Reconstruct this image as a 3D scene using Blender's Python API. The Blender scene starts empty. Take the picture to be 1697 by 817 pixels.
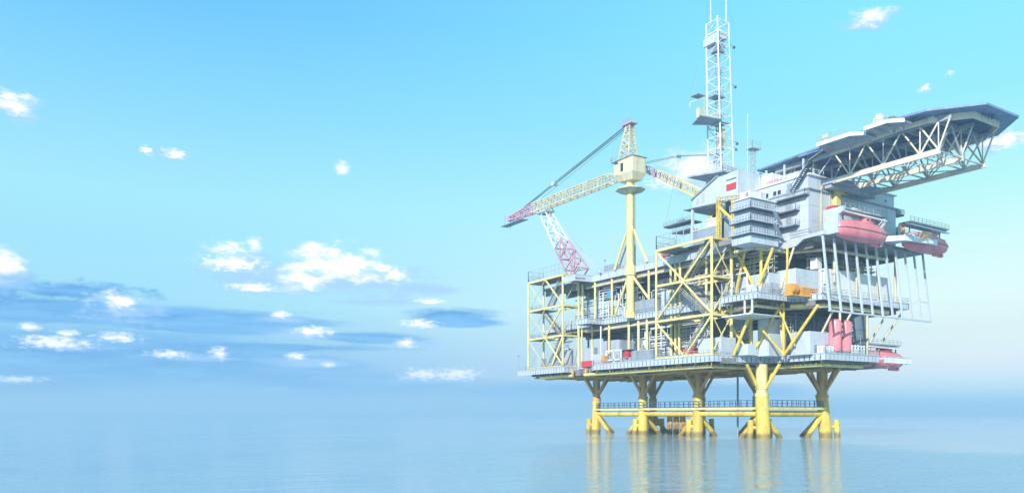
import bpy, bmesh, math, random
from mathutils import Vector, Matrix
random.seed(7)
R = math.radians
scn = bpy.context.scene
COL = scn.collection

# ------------------------------------------------------------------ camera
FW = (0.5373, 0.8434)          # view direction on the plan
RT = (0.8434, -0.5373)         # camera right on the plan
cam = bpy.data.cameras.new('camera')
cam.sensor_width = 36.0
cam.lens = 36.0 * 1304 / 1697
cam.shift_y = 0.1635
cam.clip_start = 0.5
cam.clip_end = 40000
camo = bpy.data.objects.new('camera', cam)
camo.location = (-140.29, -116.94, 5.0)
camo.rotation_euler = (R(90), 0, R(-32.5))
COL.objects.link(camo)
scn.camera = camo

# ------------------------------------------------------------------ colour management, sampling
scn.view_settings.view_transform = 'Standard'
scn.view_settings.look = 'None'
scn.view_settings.exposure = 0.9
scn.view_settings.gamma = 1.0
scn.render.engine = 'CYCLES'
scn.cycles.use_denoising = True
scn.cycles.max_bounces = 6
scn.cycles.diffuse_bounces = 4
scn.cycles.glossy_bounces = 3
scn.cycles.transmission_bounces = 2
scn.cycles.volume_bounces = 1
scn.cycles.sample_clamp_indirect = 6

SUN_EL, SUN_AZ_VEC = R(25), Vector((-0.86, -0.51))


# ------------------------------------------------------------------ node helpers
class V:
    """a float socket with arithmetic that writes Math nodes"""
    def __init__(s, nt, sock): s.nt, s.s = nt, sock
    def _m(s, op, *a, clamp=False):
        n = s.nt.nodes.new('ShaderNodeMath'); n.operation = op; n.use_clamp = clamp
        for i, v in enumerate((s,) + a):
            if isinstance(v, V): s.nt.links.new(v.s, n.inputs[i])
            else: n.inputs[i].default_value = v
        return V(s.nt, n.outputs[0])
    def __add__(s, o): return s._m('ADD', o)
    def __sub__(s, o): return s._m('SUBTRACT', o)
    def __mul__(s, o): return s._m('MULTIPLY', o)
    def __truediv__(s, o): return s._m('DIVIDE', o)
    def sq(s): return s._m('MULTIPLY', s)
    def sqrt(s): return s._m('SQRT')
    def max(s, o): return s._m('MAXIMUM', o)
    def pw(s, o): return s._m('POWER', o)
    def step(s, a, b):
        n = s.nt.nodes.new('ShaderNodeMapRange'); n.interpolation_type = 'SMOOTHSTEP'
        s.nt.links.new(s.s, n.inputs[0]); n.inputs[1].default_value = a; n.inputs[2].default_value = b
        return V(s.nt, n.outputs[0])


def mixc(nt, f, a, b):
    n = nt.nodes.new('ShaderNodeMix'); n.data_type = 'RGBA'
    for k, v in ((0, f), (6, a), (7, b)):
        if isinstance(v, V): nt.links.new(v.s, n.inputs[k])
        elif isinstance(v, (int, float)): n.inputs[k].default_value = v
        elif isinstance(v, tuple): n.inputs[k].default_value = (*v, 1)
        else: nt.links.new(v, n.inputs[k])
    return n.outputs[2]


def noise(nt, vec, scale, detail=4, rough=.55, dist=0.0):
    n = nt.nodes.new('ShaderNodeTexNoise'); n.inputs['Scale'].default_value = scale
    n.inputs['Detail'].default_value = detail; n.inputs['Roughness'].default_value = rough
    n.inputs['Distortion'].default_value = dist
    if vec is not None: nt.links.new(vec, n.inputs['Vector'])
    return V(nt, n.outputs['Fac'])


def lin(r, g, b):
    f = lambda c: (c / 255 / 12.92) if c / 255 <= .04045 else ((c / 255 + .055) / 1.055) ** 2.4
    return (f(r), f(g), f(b))


# ------------------------------------------------------------------ world: sky and clouds
w = bpy.data.worlds.new('World'); scn.world = w; w.use_nodes = True
nt = w.node_tree; nt.nodes.clear()
out = nt.nodes.new('ShaderNodeOutputWorld'); bg = nt.nodes.new('ShaderNodeBackground')
nt.links.new(bg.outputs[0], out.inputs[0]); bg.inputs[1].default_value = 0.1
sky = nt.nodes.new('ShaderNodeTexSky'); sky.sky_type = 'NISHITA'; sky.sun_disc = False
sky.sun_elevation = SUN_EL
sky.sun_rotation = math.atan2(SUN_AZ_VEC.x, SUN_AZ_VEC.y)
sky.air_density = 1.0; sky.dust_density = 1.0; sky.ozone_density = 3.0
tc = nt.nodes.new('ShaderNodeTexCoord'); sp = nt.nodes.new('ShaderNodeSeparateXYZ')
nt.links.new(tc.outputs['Generated'], sp.inputs[0])
X, Y, Z = (V(nt, sp.outputs[i]) for i in range(3))
ri = X * RT[0] + Y * RT[1]; fo = X * FW[0] + Y * FW[1]
az = ri._m('ARCTAN2', fo)
el = Z._m('ARCSINE')
GAIN = 6.9   # gradient colours are given for a strength 0.1 background


def sc(r, g, b, k=1.0): return tuple(v * GAIN * k for v in lin(r, g, b))


def ramp(fac, stops):
    n = nt.nodes.new('ShaderNodeValToRGB'); nt.links.new(fac.s, n.inputs[0])
    e = n.color_ramp.elements
    while len(e) > 1: e.remove(e[-1])
    for i, (p, c) in enumerate(stops):
        q = e[0] if i == 0 else e.new(p)
        q.position = p; q.color = (*c, 1)
    return n.outputs[0]


elf = (el / R(32))                       # 0 at the horizon, 1 at 32 degrees and above
STOPS = [0, .10, .17, .24, .45, .62, .82, 1]
LEFT = [(0.03, 0.03, 0.03), (0.03, 0.312, 0.672), (0.203, 0.511, 0.731), (0.299, 0.656, 0.767), (0.333, 0.737, 0.824), (0.22, 0.629, 0.851), (0.112, 0.493, 0.874), (0.109, 0.443, 0.849)]
RIGHT = [(1.1, 1.25, 1.1), (0.975, 0.886, 0.785), (0.792, 0.842, 0.688), (0.787, 0.909, 0.739), (0.437, 0.862, 0.755), (0.259, 0.752, 0.79), (0.203, 0.742, 0.884), (0.2, 0.645, 0.899)]
left = ramp(elf, [(p, tuple(v * GAIN for v in c)) for p, c in zip(STOPS, LEFT)])
right = ramp(elf, [(p, tuple(v * GAIN for v in c)) for p, c in zip(STOPS, RIGHT)])
grad = mixc(nt, (az / R(60) + 0.45).step(0, 1), left, right)
base = mixc(nt, 0.82, sky.outputs[0], grad)

# clouds: lobes laid out by compass direction and height, edges broken by noise
cb = nt.nodes.new('ShaderNodeCombineXYZ')
nt.links.new((az * 26).s, cb.inputs[0]); nt.links.new((el * 58).s, cb.inputs[1])
n1 = noise(nt, cb.outputs[0], 1.5, 10, .6, .25)
n2 = noise(nt, cb.outputs[0], 4.0, 8, .62)
cb2 = nt.nodes.new('ShaderNodeCombineXYZ')
nt.links.new((az * 7).s, cb2.inputs[0]); nt.links.new((el * 60).s, cb2.inputs[1])
n3 = noise(nt, cb2.outputs[0], 1.0, 6, .55)


def direction(px, py):
    u, v = (px - 848.5) / 1304, (686 - py) / 1304
    return math.atan(u), math.atan(v * math.cos(math.atan(u)))


def lobe(px, py, rx, ry, nz, k):
    if nz is n1 and ry < 11: nz, k, rx, ry = n2, k * .75, rx * 1.2, ry * 1.4
    a, e = direction(px, py)
    da = (az - a) / (rx / 1304 * math.cos(a) ** 2); de = (el - e) / (ry / 1304)
    return (da.sq() + de.sq()).sqrt() * -1 + 1.0 + (nz - 0.5) * (k * 2.4) + (n2 - 0.5) * 0.35


def union(lobes):
    r = None
    for l in lobes:
        q = lobe(*l); r = q if r is None else r.max(q)
    return r


CLOUD_LILAC = tuple(v * GAIN for v in (.36, .56, .90))
CLOUD_DARK = tuple(v * GAIN for v in (.03, .24, .60))
CLOUD_PALE = tuple(v * GAIN for v in (.15, .42, .77))
# blue-grey banks first
g = union([(60, 512, 250, 32, n3, .9), (120, 480, 160, 16, n1, .9), (330, 526, 330, 18, n3, .8), (430, 575, 300, 10, n3, 1.0), (170, 605, 520, 72, n3, .5), (430, 600, 200, 20, n3, .9),
           (745, 524, 90, 20, n3, .6), (770, 534, 80, 9, n3, 1.0), (610, 560, 130, 12, n3, 1.1), (0, 470, 70, 34, n1, .8), (470, 640, 500, 34, n3, .5),
           (330, 545, 200, 10, n3, 1.2), (480, 605, 160, 14, n3, 1.0), (1000, 650, 420, 26, n3, .6)])
c1 = mixc(nt, g.step(-.05, .6) * 0.97, base, mixc(nt, n3.step(.35, .65), CLOUD_DARK, CLOUD_PALE))
# pale lilac-grey bodies and undersides of the cumulus
gp = union([(620, 465, 120, 34, n1, 1.2), (420, 450, 110, 34, n1, 1.3), (520, 470, 200, 22, n3, 1.0), (700, 478, 70, 14, n3, 1.0), (215, 515, 80, 22, n1, 1.2),
            (1150, 290, 70, 36, n1, 1.1), (285, 256, 40, 12, n2, 1.3), (1438, 34, 56, 16, n1, 1.2), (25, 178, 50, 22, n1, 1.2), (10, 450, 60, 36, n1, 1.0),
            (650, 500, 90, 8, n3, 1.3), (120, 575, 120, 14, n3, 1.1), (320, 592, 90, 9, n3, 1.1), (500, 600, 90, 9, n3, 1.1), (730, 628, 90, 12, n3, 1.0), (500, 555, 70, 9, n3, 1.1), (690, 572, 50, 9, n3, 1.1), (470, 528, 60, 7, n3, 1.1), (1650, 236, 70, 14, n1, 1.2)])
cm = mixc(nt, gp.step(-.1, .9) * 0.85, c1, CLOUD_LILAC)
wl = union([(528, 436, 60, 36, n1, 1.3), (500, 462, 50, 22, n1, 1.2), (585, 440, 62, 30, n1, 1.2), (520, 412, 26, 16, n1, 1.0), (380, 410, 38, 12, n1, 1.5),
            (422, 406, 16, 13, n1, .8), (630, 444, 30, 13, n1, 1.4), (655, 456, 22, 10, n1, 1.2), (385, 436, 52, 10, n1, 1.3), (420, 476, 40, 6, n1, 1.3), (8, 436, 38, 22, n1, 1.0),
            (25, 172, 36, 17, n1, 1.4), (195, 500, 44, 15, n1, 1.5), (90, 567, 58, 8, n1, 1.5), (195, 559, 36, 6, n1, 1.3),
            (280, 586, 34, 5, n1, 1.4), (362, 585, 15, 8, n1, 1.2), (700, 620, 34, 8, n1, 1.3), (755, 620, 40, 9, n1, 1.3), (672, 568, 16, 7, n1, 1.0),
            (518, 549, 30, 7, n1, 1.5), (465, 521, 16, 5, n1, 1.0), (712, 499, 26, 4, n1, 1.2), (695, 536, 30, 6, n1, 1.2),
            (22, 628, 55, 4, n1, 1.2), (50, 541, 18, 5, n1, 1.1), (110, 552, 22, 4, n1, 1.1), (567, 279, 12, 9, n1, .8), (290, 254, 22, 8, n2, 1.4),
            (242, 249, 13, 7, n2, 1.4), (492, 590, 18, 5, n1, 1.3), (545, 604, 12, 4, n1, 1.1),
            (1150, 278, 62, 30, n1, .9), (1110, 300, 34, 10, n1, 1.4), (1440, 28, 40, 12, n1, 1.4), (1665, 232, 50, 9, n1, 1.3),
            (1574, 123, 9, 4, n2, 1.2), (1533, 147, 11, 5, n2, 1.2), (1330, 552, 30, 3, n3, 1.2)])
low = (el * -1).step(-R(17), -R(5))
white = mixc(nt, wl.step(0.1, .6), mixc(nt, low, sc(225, 240, 253), sc(225, 236, 252, 1.25)), mixc(nt, low, sc(255, 252, 252, 1.0), sc(255, 244, 246, 1.25)))
c2 = mixc(nt, wl.step(-.2, 1.05), cm, white)
nt.links.new(c2, bg.inputs[0])

# ------------------------------------------------------------------ sun
sl = bpy.data.lights.new('sun', 'SUN'); sl.energy = 3.0; sl.angle = R(0.6); sl.color = (1, .965, .9)
so = bpy.data.objects.new('sun', sl); COL.objects.link(so)
h = SUN_AZ_VEC.normalized() * math.cos(SUN_EL)
so.rotation_euler = Vector((h.x, h.y, math.sin(SUN_EL))).to_track_quat('Z', 'Y').to_euler()
so.location = (0, 0, 300)


# ------------------------------------------------------------------ materials
def paint(name, col, dirt=None, amt=.35, scale=.6, rough=.5, metal=0.0, streak=True, rust=.0, wet=False):
    m = bpy.data.materials.new(name); m.use_nodes = True
    t = m.node_tree; b = t.nodes['Principled BSDF']
    tcn = t.nodes.new('ShaderNodeTexCoord')
    mp = t.nodes.new('ShaderNodeMapping'); mp.inputs['Scale'].default_value = (1, 1, .22 if streak else 1)
    t.links.new(tcn.outputs['Object'], mp.inputs[0])
    a = noise(t, mp.outputs[0], scale, 6, .62)
    f = noise(t, tcn.outputs['Object'], scale * 5, 3, .6)
    dirt = dirt or tuple(c * .45 for c in col)
    k = ((a - .5) * 1.0 + (f - .5) * .5 + .5).step(.38, .70) * amt
    if rust:
        m2 = t.nodes.new('ShaderNodeMapping'); m2.inputs['Scale'].default_value = (2.6, 2.6, .16)
        t.links.new(tcn.outputs['Object'], m2.inputs[0])
        r_ = noise(t, m2.outputs[0], 1.0, 5, .6).step(.56, .72) * noise(t, tcn.outputs['Object'], .25, 2).step(.4, .6) * rust
        col = mixc(t, r_, col, (.30, .13, .05))
    if wet:
        s3 = t.nodes.new('ShaderNodeSeparateXYZ'); t.links.new(tcn.outputs['Object'], s3.inputs[0])
        zz = V(t, s3.outputs[2]) + (f - .5) * 1.2
        col = mixc(t, (zz * -1).step(-1.0, -.1) * .8, col, (.13, .12, .06))
    t.links.new(mixc(t, k, col, dirt), b.inputs['Base Color'])
    b.inputs['Roughness'].default_value = rough; b.inputs['Metallic'].default_value = metal
    return m


M = dict(
    tankgrey=paint('tank_paint', (.13, .17, .21), (.08, .09, .1), .4, .4),
    modgrey=paint('module_paint', (.40, .46, .54), (.24, .22, .2), .45, .5, rust=.35),
    fascia=paint('fascia_paint', (.52, .58, .65), (.40, .38, .36), .4, .5),
    deckblue=paint('helideck_underside_paint', (.20, .29, .45), (.06, .07, .09), .5, .4, streak=False),
    rim=paint('rim_girder_paint', (.80, .72, .56), (.5, .36, .25), .4, .5),
    yellow=paint('yellow_paint', (.82, .63, .12), (.45, .22, .05), .6, .5, rust=.75),
    legpaint=paint('leg_yellow_paint', (.82, .62, .11), (.45, .22, .05), .6, .5, rust=.75, wet=True),
    pale_yellow=paint('pale_yellow_paint', (.85, .73, .30), (.45, .30, .12), .5, .6, rust=.5),
    ochre=paint('ochre_paint', (.74, .46, .14), (.36, .20, .07), .6, .5, rust=.8, wet=True),
    white=paint('white_paint', (.80, .82, .84), (.45, .40, .34), .35, .35),
    offwhite=paint('offwhite_paint', (.56, .62, .69), (.34, .33, .32), .4, .3, rust=.35),
    grey=paint('grey_paint', (.42, .47, .53), (.20, .20, .20), .45, .4),
    midgrey=paint('mid_grey_paint', (.32, .37, .43), (.12, .12, .13), .5, .5),
    dark=paint('dark_steel', (.11, .13, .17), (.04, .035, .03), .5, .8),
    navy=paint('blue_rail_paint', (.03, .09, .20), (.02, .04, .06), .4, .8),
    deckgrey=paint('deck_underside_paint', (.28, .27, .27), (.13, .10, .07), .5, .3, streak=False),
    red=paint('red_gelcoat', (.84, .27, .31), (.45, .06, .06), .35, .3, rough=.35),
    redbox=paint('red_paint', (.62, .05, .06), (.3, .05, .05), .4, .5),
    magenta=paint('faded_red_paint', (.60, .32, .42), (.3, .1, .12), .4, .8),
    orange=paint('orange_paint', (.80, .36, .06), (.4, .18, .05), .4, .6),
    blue=paint('blue_tank_paint', (.10, .32, .62), (.06, .15, .3), .4, .5),
    cream=paint('cream_steel', (.70, .62, .42), (.35, .25, .16), .5, .5),
    glass=paint('dark_glass', (.03, .045, .06), None, .2, 1, rough=.12),
    green=paint('green_paint', (.02, .16, .14), None, .3, 1),
    cable=paint('steel_cable', (.12, .16, .22), None, .3, 1, metal=.4),
    grating=paint('steel_grating', (.20, .22, .24), (.12, .1, .08), .5, .6),
)


# ------------------------------------------------------------------ mesh builder
class MB:
    def __init__(s): s.v, s.f, s.mi = [], [], []
    def quadbox(s, c8, mi=0):
        o = len(s.v); s.v += [tuple(p) for p in c8]
        for q in ((0, 3, 2, 1), (4, 5, 6, 7), (0, 1, 5, 4), (1, 2, 6, 5), (2, 3, 7, 6), (3, 0, 4, 7)):
            s.f.append(tuple(o + i for i in q)); s.mi.append(mi)
        return s
    def box(s, x0, x1, y0, y1, z0, z1, mi=0):
        return s.quadbox([(x0, y0, z0), (x1, y0, z0), (x1, y1, z0), (x0, y1, z0), (x0, y0, z1), (x1, y0, z1), (x1, y1, z1), (x0, y1, z1)], mi)
    def beam(s, p, q, wd, ht=None, mi=0):
        p, q = Vector(p), Vector(q); d = (q - p)
        if d.length < 1e-6: return s
        d.normalize(); ht = ht or wd
        up = Vector((0, 0, 1)) if abs(d.z) < .95 else Vector((0, 1, 0))
        a = d.cross(up).normalized() * wd / 2; b = a.cross(d).normalized() * ht / 2
        return s.quadbox([p - a - b, q - a - b, q + a - b, p + a - b, p - a + b, q - a + b, q + a + b, p + a + b], mi)
    def tube(s, p, q, r, r2=None, n=8, mi=0, cap=True):
        p, q = Vector(p), Vector(q); d = (q - p)
        if d.length < 1e-6: return s
        d.normalize(); r2 = r if r2 is None else r2
        up = Vector((0, 0, 1)) if abs(d.z) < .95 else Vector((0, 1, 0))
        a = d.cross(up).normalized(); b = a.cross(d).normalized(); o = len(s.v)
        for c, rr in ((p, r), (q, r2)):
            for i in range(n):
                t = 2 * math.pi * i / n
                s.v.append(tuple(c + a * rr * math.cos(t) + b * rr * math.sin(t)))
        for i in range(n):
            j = (i + 1) % n; s.f.append((o + i, o + j, o + n + j, o + n + i)); s.mi.append(mi)
        if cap:
            s.f.append(tuple(o + i for i in reversed(range(n)))); s.mi.append(mi)
            s.f.append(tuple(o + n + i for i in range(n))); s.mi.append(mi)
        return s
    def lathe(s, x, y, prof, n=24, mi=0, dx=0, dy=0):
        """prof: (radius, z) from bottom to top; dx, dy lean per metre of height"""
        o = len(s.v)
        for r, z in prof:
            for i in range(n):
                t = 2 * math.pi * i / n
                s.v.append((x + dx * z + r * math.cos(t), y + dy * z + r * math.sin(t), z))
        for k in range(len(prof) - 1):
            for i in range(n):
                j = (i + 1) % n
                s.f.append((o + k * n + i, o + k * n + j, o + (k + 1) * n + j, o + (k + 1) * n + i)); s.mi.append(mi)
        s.f.append(tuple(o + i for i in reversed(range(n)))); s.mi.append(mi)
        e = o + (len(prof) - 1) * n
        s.f.append(tuple(e + i for i in range(n))); s.mi.append(mi)
        return s
    def prism(s, poly, z0, z1, mi=0):
        a = sum(poly[i][0] * poly[(i + 1) % len(poly)][1] - poly[(i + 1) % len(poly)][0] * poly[i][1] for i in range(len(poly)))
        if a < 0: poly = poly[::-1]
        n = len(poly); o = len(s.v)
        s.v += [(x, y, z0) for x, y in poly] + [(x, y, z1) for x, y in poly]
        s.f.append(tuple(o + i for i in reversed(range(n)))); s.mi.append(mi)
        s.f.append(tuple(o + n + i for i in range(n))); s.mi.append(mi)
        for i in range(n):
            j = (i + 1) % n; s.f.append((o + i, o + j, o + n + j, o + n + i)); s.mi.append(mi)
        return s
    def sideprism(s, poly, x0, x1, mi=0):
        """poly in (y, z), extruded along x"""
        n = len(poly); o = len(s.v)
        s.v += [(x0, y, z) for y, z in poly] + [(x1, y, z) for y, z in poly]
        s.f.append(tuple(o + i for i in range(n))); s.mi.append(mi)
        s.f.append(tuple(o + n + i for i in reversed(range(n)))); s.mi.append(mi)
        for i in range(n):
            j = (i + 1) % n; s.f.append((o + i, o + n + i, o + n + j, o + j)); s.mi.append(mi)
        return s
    def rail(s, path, z, hh=1.15, sp=1.6, r=.045, close=False):
        pts = list(path) + ([path[0]] if close else [])
        for (x0, y0), (x1, y1) in zip(pts, pts[1:]):
            L = math.hypot(x1 - x0, y1 - y0); n = max(1, round(L / sp))
            for i in range(n + 1):
                t = i / n; px, py = x0 + (x1 - x0) * t, y0 + (y1 - y0) * t
                s.beam((px, py, z), (px, py, z + hh), r * 2)
            for q in (hh, hh * .55):
                s.beam((x0, y0, z + q), (x1, y1, z + q), r * 1.8)
            s.beam((x0, y0, z + .1), (x1, y1, z + .1), r, .18)
        return s
    def fascia(s, path, z0, z1, step=1.35, gap=.26, th=.1):
        for (x0, y0), (x1, y1) in zip(path, path[1:]):
            L = math.hypot(x1 - x0, y1 - y0)
            if L < .3: continue
            n = max(1, round(L / step)); ux, uy = (x1 - x0) / L, (y1 - y0) / L
            for i in range(n):
                a = L * i / n + gap / 2; b = L * (i + 1) / n - gap / 2
                s.beam((x0 + ux * a, y0 + uy * a, (z0 + z1) / 2), (x0 + ux * b, y0 + uy * b, (z0 + z1) / 2), th, z1 - z0)
            s.beam((x0, y0, z1 + .05), (x1, y1, z1 + .05), .34, .1)
            s.beam((x0, y0, z0 - .04), (x1, y1, z0 - .04), .30, .08)
        return s
    def lattice(s, p, q, w0, h0, n, r=.1, w1=None, h1=None, rb=None, tri=False):
        p, q = Vector(p), Vector(q); d = (q - p).normalized()
        w1 = w0 if w1 is None else w1; h1 = h0 if h1 is None else h1; rb = rb or r * .6
        up = Vector((0, 0, 1)) if abs(d.z) < .95 else Vector((0, 1, 0))
        a = d.cross(up).normalized(); b = a.cross(d).normalized()
        prev = None
        for i in range(n + 1):
            t = i / n; c = p.lerp(q, t); ww = (w0 + (w1 - w0) * t) / 2; hh = (h0 + (h1 - h0) * t) / 2
            ring = [c - a * ww - b * hh, c + a * ww - b * hh, c + a * ww + b * hh, c - a * ww + b * hh]
            for k in range(4): s.beam(ring[k], ring[(k + 1) % 4], rb * 2)
            if prev:
                for k in range(4):
                    s.beam(prev[k], ring[k], r * 2)
                    k2 = (k + 1) % 4
                    if (i + k) % 2: s.beam(prev[k], ring[k2], rb * 2)
                    else: s.beam(prev[k2], ring[k], rb * 2)
            prev = ring
        return s
    def build(s, name, mats, parent=None, smooth=False, bevel=0):
        me = bpy.data.meshes.new(name); me.from_pydata(s.v, [], s.f)
        mats = mats if isinstance(mats, (list, tuple)) else [mats]
        for m in mats: me.materials.append(M[m] if isinstance(m, str) else m)
        me.polygons.foreach_set('material_index', s.mi)
        me.validate(); me.update()
        if smooth:
            try: me.shade_smooth()
            except Exception: pass
            me.set_sharp_from_angle(angle=R(35)) if hasattr(me, 'set_sharp_from_angle') else None
        o = bpy.data.objects.new(name, me); COL.objects.link(o)
        if parent is not None:
            o.parent = parent
            pm = parent
            off = Vector((0, 0, 0))
            while pm is not None: off += pm.location; pm = pm.parent
            o.location = -off
        if bevel:
            b = o.modifiers.new('bevel', 'BEVEL'); b.width = bevel; b.segments = 2; b.limit_method = 'ANGLE'
        return o


def tag(o, label=None, cat=None, group=None, kind=None):
    for k, v in (('label', label), ('category', cat), ('group', group), ('kind', kind)):
        if v: o[k] = v
    return o


def thing(name, label, cat, loc=(0, 0, 0), group=None):
    o = bpy.data.objects.new(name, None); o.location = loc; COL.objects.link(o); o.empty_display_size = .5
    return tag(o, label, cat, group)


# a sub-part built in world coordinates under a part: parents hold offsets, so subtract them
def copy_tree(root, loc, label=None):
    r = root.copy(); COL.objects.link(r); r.location = loc
    if label: r['label'] = label
    for ch in list(root.children):
        c = ch.copy(); COL.objects.link(c); c.parent = r
        for g2 in list(ch.children):
            d = g2.copy(); COL.objects.link(d); d.parent = c
    return r


# ------------------------------------------------------------------ sea
SEA_Z = -0.4
mb = MB(); S = 9000
mb.v = [(-S, -S, SEA_Z), (S, -S, SEA_Z), (S, S, SEA_Z), (-S, S, SEA_Z)]; mb.f = [(0, 1, 2, 3)]; mb.mi = [0]
ms = bpy.data.materials.new('sea_water'); ms.use_nodes = True; t = ms.node_tree; b = t.nodes['Principled BSDF']
b.inputs['Base Color'].default_value = (.26, .38, .44, 1); b.inputs['Roughness'].default_value = .04
b.inputs['IOR'].default_value = 1.33
tcn = t.nodes.new('ShaderNodeTexCoord')
mp = t.nodes.new('ShaderNodeMapping'); mp.inputs['Rotation'].default_value = (0, 0, R(32.5)); mp.inputs['Scale'].default_value = (.55, 1.0, 1)
t.links.new(tcn.outputs['Object'], mp.inputs[0])
a1 = noise(t, mp.outputs[0], .9, 4, .55, .5); a2 = noise(t, mp.outputs[0], 3.2, 3, .6, .4); a3 = noise(t, mp.outputs[0], .035, 3, .5)
sx = t.nodes.new('ShaderNodeSeparateXYZ'); t.links.new(tcn.outputs['Object'], sx.inputs[0])
wx, wy = V(t, sx.outputs[0]), V(t, sx.outputs[1])
# a patch of ruffled water upwind of the platform, calmer water around it
du = ((wx + 62) * RT[0] + (wy + 60) * RT[1]) / 48; dv = ((wx + 62) * FW[0] + (wy + 60) * FW[1]) / 80
ruffle = ((du.sq() + dv.sq()).sqrt() * -1 + 1.1 + (a3 - .5) * 1.6).step(0, .8)
calm = a3.step(.36, .66)
a0 = noise(t, mp.outputs[0], .30, 2, .5, .3)
hgt = a1 * .55 + a2 * .22 + a0 * 1.3
bp = t.nodes.new('ShaderNodeBump'); bp.inputs['Distance'].default_value = 1.0
t.links.new(hgt.s, bp.inputs['Height']); t.links.new((calm * .10 + .06 + ruffle * .8).s, bp.inputs['Strength'])
t.links.new(bp.outputs[0], b.inputs['Normal'])
tag(mb.build('sea', ms), kind='structure')

# ------------------------------------------------------------------ jacket: legs, braces, walkway
jk = thing('platform_jacket', 'yellow tubular jacket of eight legs standing in the sea under the platform', 'platform legs', (16, 35, SEA_Z))
LX, RX = 5.3, 27.5
YS = [4.6, 24.7, 45.0, 65.3]
for xi, lx in enumerate((LX, RX)):
    for yi, ly in enumerate(YS):
        big = yi == 0
        r = (1.5 if xi == 0 else 1.45) if big else 1.22
        lean_y = {0: .055, 3: -.03}.get(yi, 0.0); lean_x = (-.0 if xi == 0 else -.075) if big else 0
        m1 = MB()
        m1.lathe(lx - lean_x * 6, ly - lean_y * 6, [(r * 1.08, -3), (r * 1.06, 3), (r, 6), (r, 9.0)], 28, dx=lean_x, dy=lean_y)
        leg = m1.build('leg', 'legpaint', jk, smooth=True)
        cx, cy = lx + lean_x * 3, ly + lean_y * 3
        m2 = MB().lathe(cx, cy, [(r * 1.06, 9.0), (r * 1.06, 9.8), (r * .86, 9.82), (r * .86, 10.7), (r * .98, 10.72), (r * .98, 11.0), (r * .88, 11.02), (r * .88, 16.4)], 28)
        m2.build('collar', 'pale_yellow' if xi == 0 and big else 'ochre', leg, smooth=True)
        for sx, sy in ((1, 0), (-1, 0), (0, 1), (0, -1)):
            MB().tube((cx + sx * r * .8, cy + sy * r * .8, 10.9), (cx + sx * 5.0, cy + sy * 5.0, 16.2), .38, n=12).build('strut', 'yellow' if xi == 0 and big else 'ochre', leg, smooth=True)
        # pile sleeve beside the leg
        px_, py_ = {0: (-1.4, 2.1), 1: (-1.0, 2.0), 2: (-1.0, 2.0), 3: (-.6, 2.6)}[yi] if xi == 0 else {0: (2.9, -1.6)}.get(yi, (1.6, -2.4))
        MB().tube((lx + px_ * 1.1, ly + py_ * 1.15, -3), (lx + px_, ly + py_, 3.7), .72, n=16).tube((lx, ly, 1.9), (lx + px_, ly + py_, 1.9), .42, n=10).build('pile_sleeve', 'legpaint', leg, smooth=True)
        for dx_, dy_ in (((1, 0) if xi == 0 else (-1, 0)), ((0, 1) if yi < 3 else (0, -1))):
            MB().tube((lx + dx_ * .9, ly + dy_ * .9, 4.4), (lx + dx_ * 9.0, ly + dy_ * 9.0, -3.2), .62, n=16).build('knee_brace', 'legpaint' if xi == 0 or big else 'ochre', leg, smooth=True)

def hpipe(p, q, z=5.1, r=.68, mat='yellow'):
    MB().tube((*p, z), (*q, z), r, n=20).build('brace', mat, jk, smooth=True)
for lx in (LX, RX):
    for ya, yb in zip(YS, YS[1:]): hpipe((lx, ya + 1), (lx, yb - 1), mat='yellow' if lx == LX else 'ochre')
for yi, ly in enumerate(YS): hpipe((LX + 1, ly), (RX - 1, ly), mat='yellow' if yi == 0 else 'ochre')
wk = MB()
wpath = [(LX - .9, YS[3]), (LX - .9, YS[0] - 1), (RX, YS[0] - 1)]
for (x0, y0), (x1, y1) in zip(wpath, wpath[1:]): wk.beam((x0, y0, 6.35), (x1, y1, 6.35), .9, .55)
wko = wk.build('walkway', 'pale_yellow', jk)
MB().rail([(LX - 1.3, YS[3] - 1.5), (LX - 1.3, YS[0] + 1.7)], 6.62, 1.6, 1.7, .06).rail([(LX + 2, YS[0] - 1.35), (RX - 2, YS[0] - 1.35)], 6.62, 1.6, 1.7, .06).rail([(LX + 2, YS[0] - .6), (RX - 2, YS[0] - .6)], 6.62, 1.6, 2.1, .05).rail([(LX - .4, YS[3] - 1.5), (LX - .4, YS[0] + 1.7)], 6.62, 1.6, 2.3, .05).build('railing', 'navy', wko)
for i in range(6):
    MB().tube((16 + .4 * (i % 2), 40.4 + i * 1.25, -4), (16 + .4 * (i % 2), 40.4 + i * 1.25, 4.7), .5, n=14).build('conductor_pipe', 'ochre', jk, smooth=True)
tag(MB().tube((10, 16, -4), (10, 16, 16), .24, n=12).build('caisson_pipe', 'midgrey', smooth=True), 'thin grey vertical caisson pipe hanging into the sea between the front legs', 'pipe')

# ------------------------------------------------------------------ topside: decks
ts = thing('platform_topside', 'three storey steel topside with grey deck edges and yellow columns above the jacket', 'oil platform', (16, 35, 15.5))
XE, YB = 36.5, 80.0
low_out = [(-9.6, 85), (-9.6, 80.6), (-9.8, 60.4), (-5.6, 60.4), (-5.6, 54), (-9.4, 48), (-9.3, 5.6), (6.9, 4.0), (6.9, -11.0), (25.3, -11.6)]
low_poly = low_out + [(25.3, -3), (XE, -3), (XE, 85)]
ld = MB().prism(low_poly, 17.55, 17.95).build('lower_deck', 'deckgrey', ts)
MB().fascia(low_out + [(25.3, -9)], 16.75, 18.05).build('fascia', 'fascia', ld)
edge = MB()
for (x0, y0), (x1, y1) in zip(low_out, low_out[1:]): edge.beam((x0, y0, 17.2), (x1, y1, 17.2), .02, .6)
MB().rail(low_out + [(25.3, -9)], 18.1, 1.2, 1.6, .04).build('railing', 'grey', ld)
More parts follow.
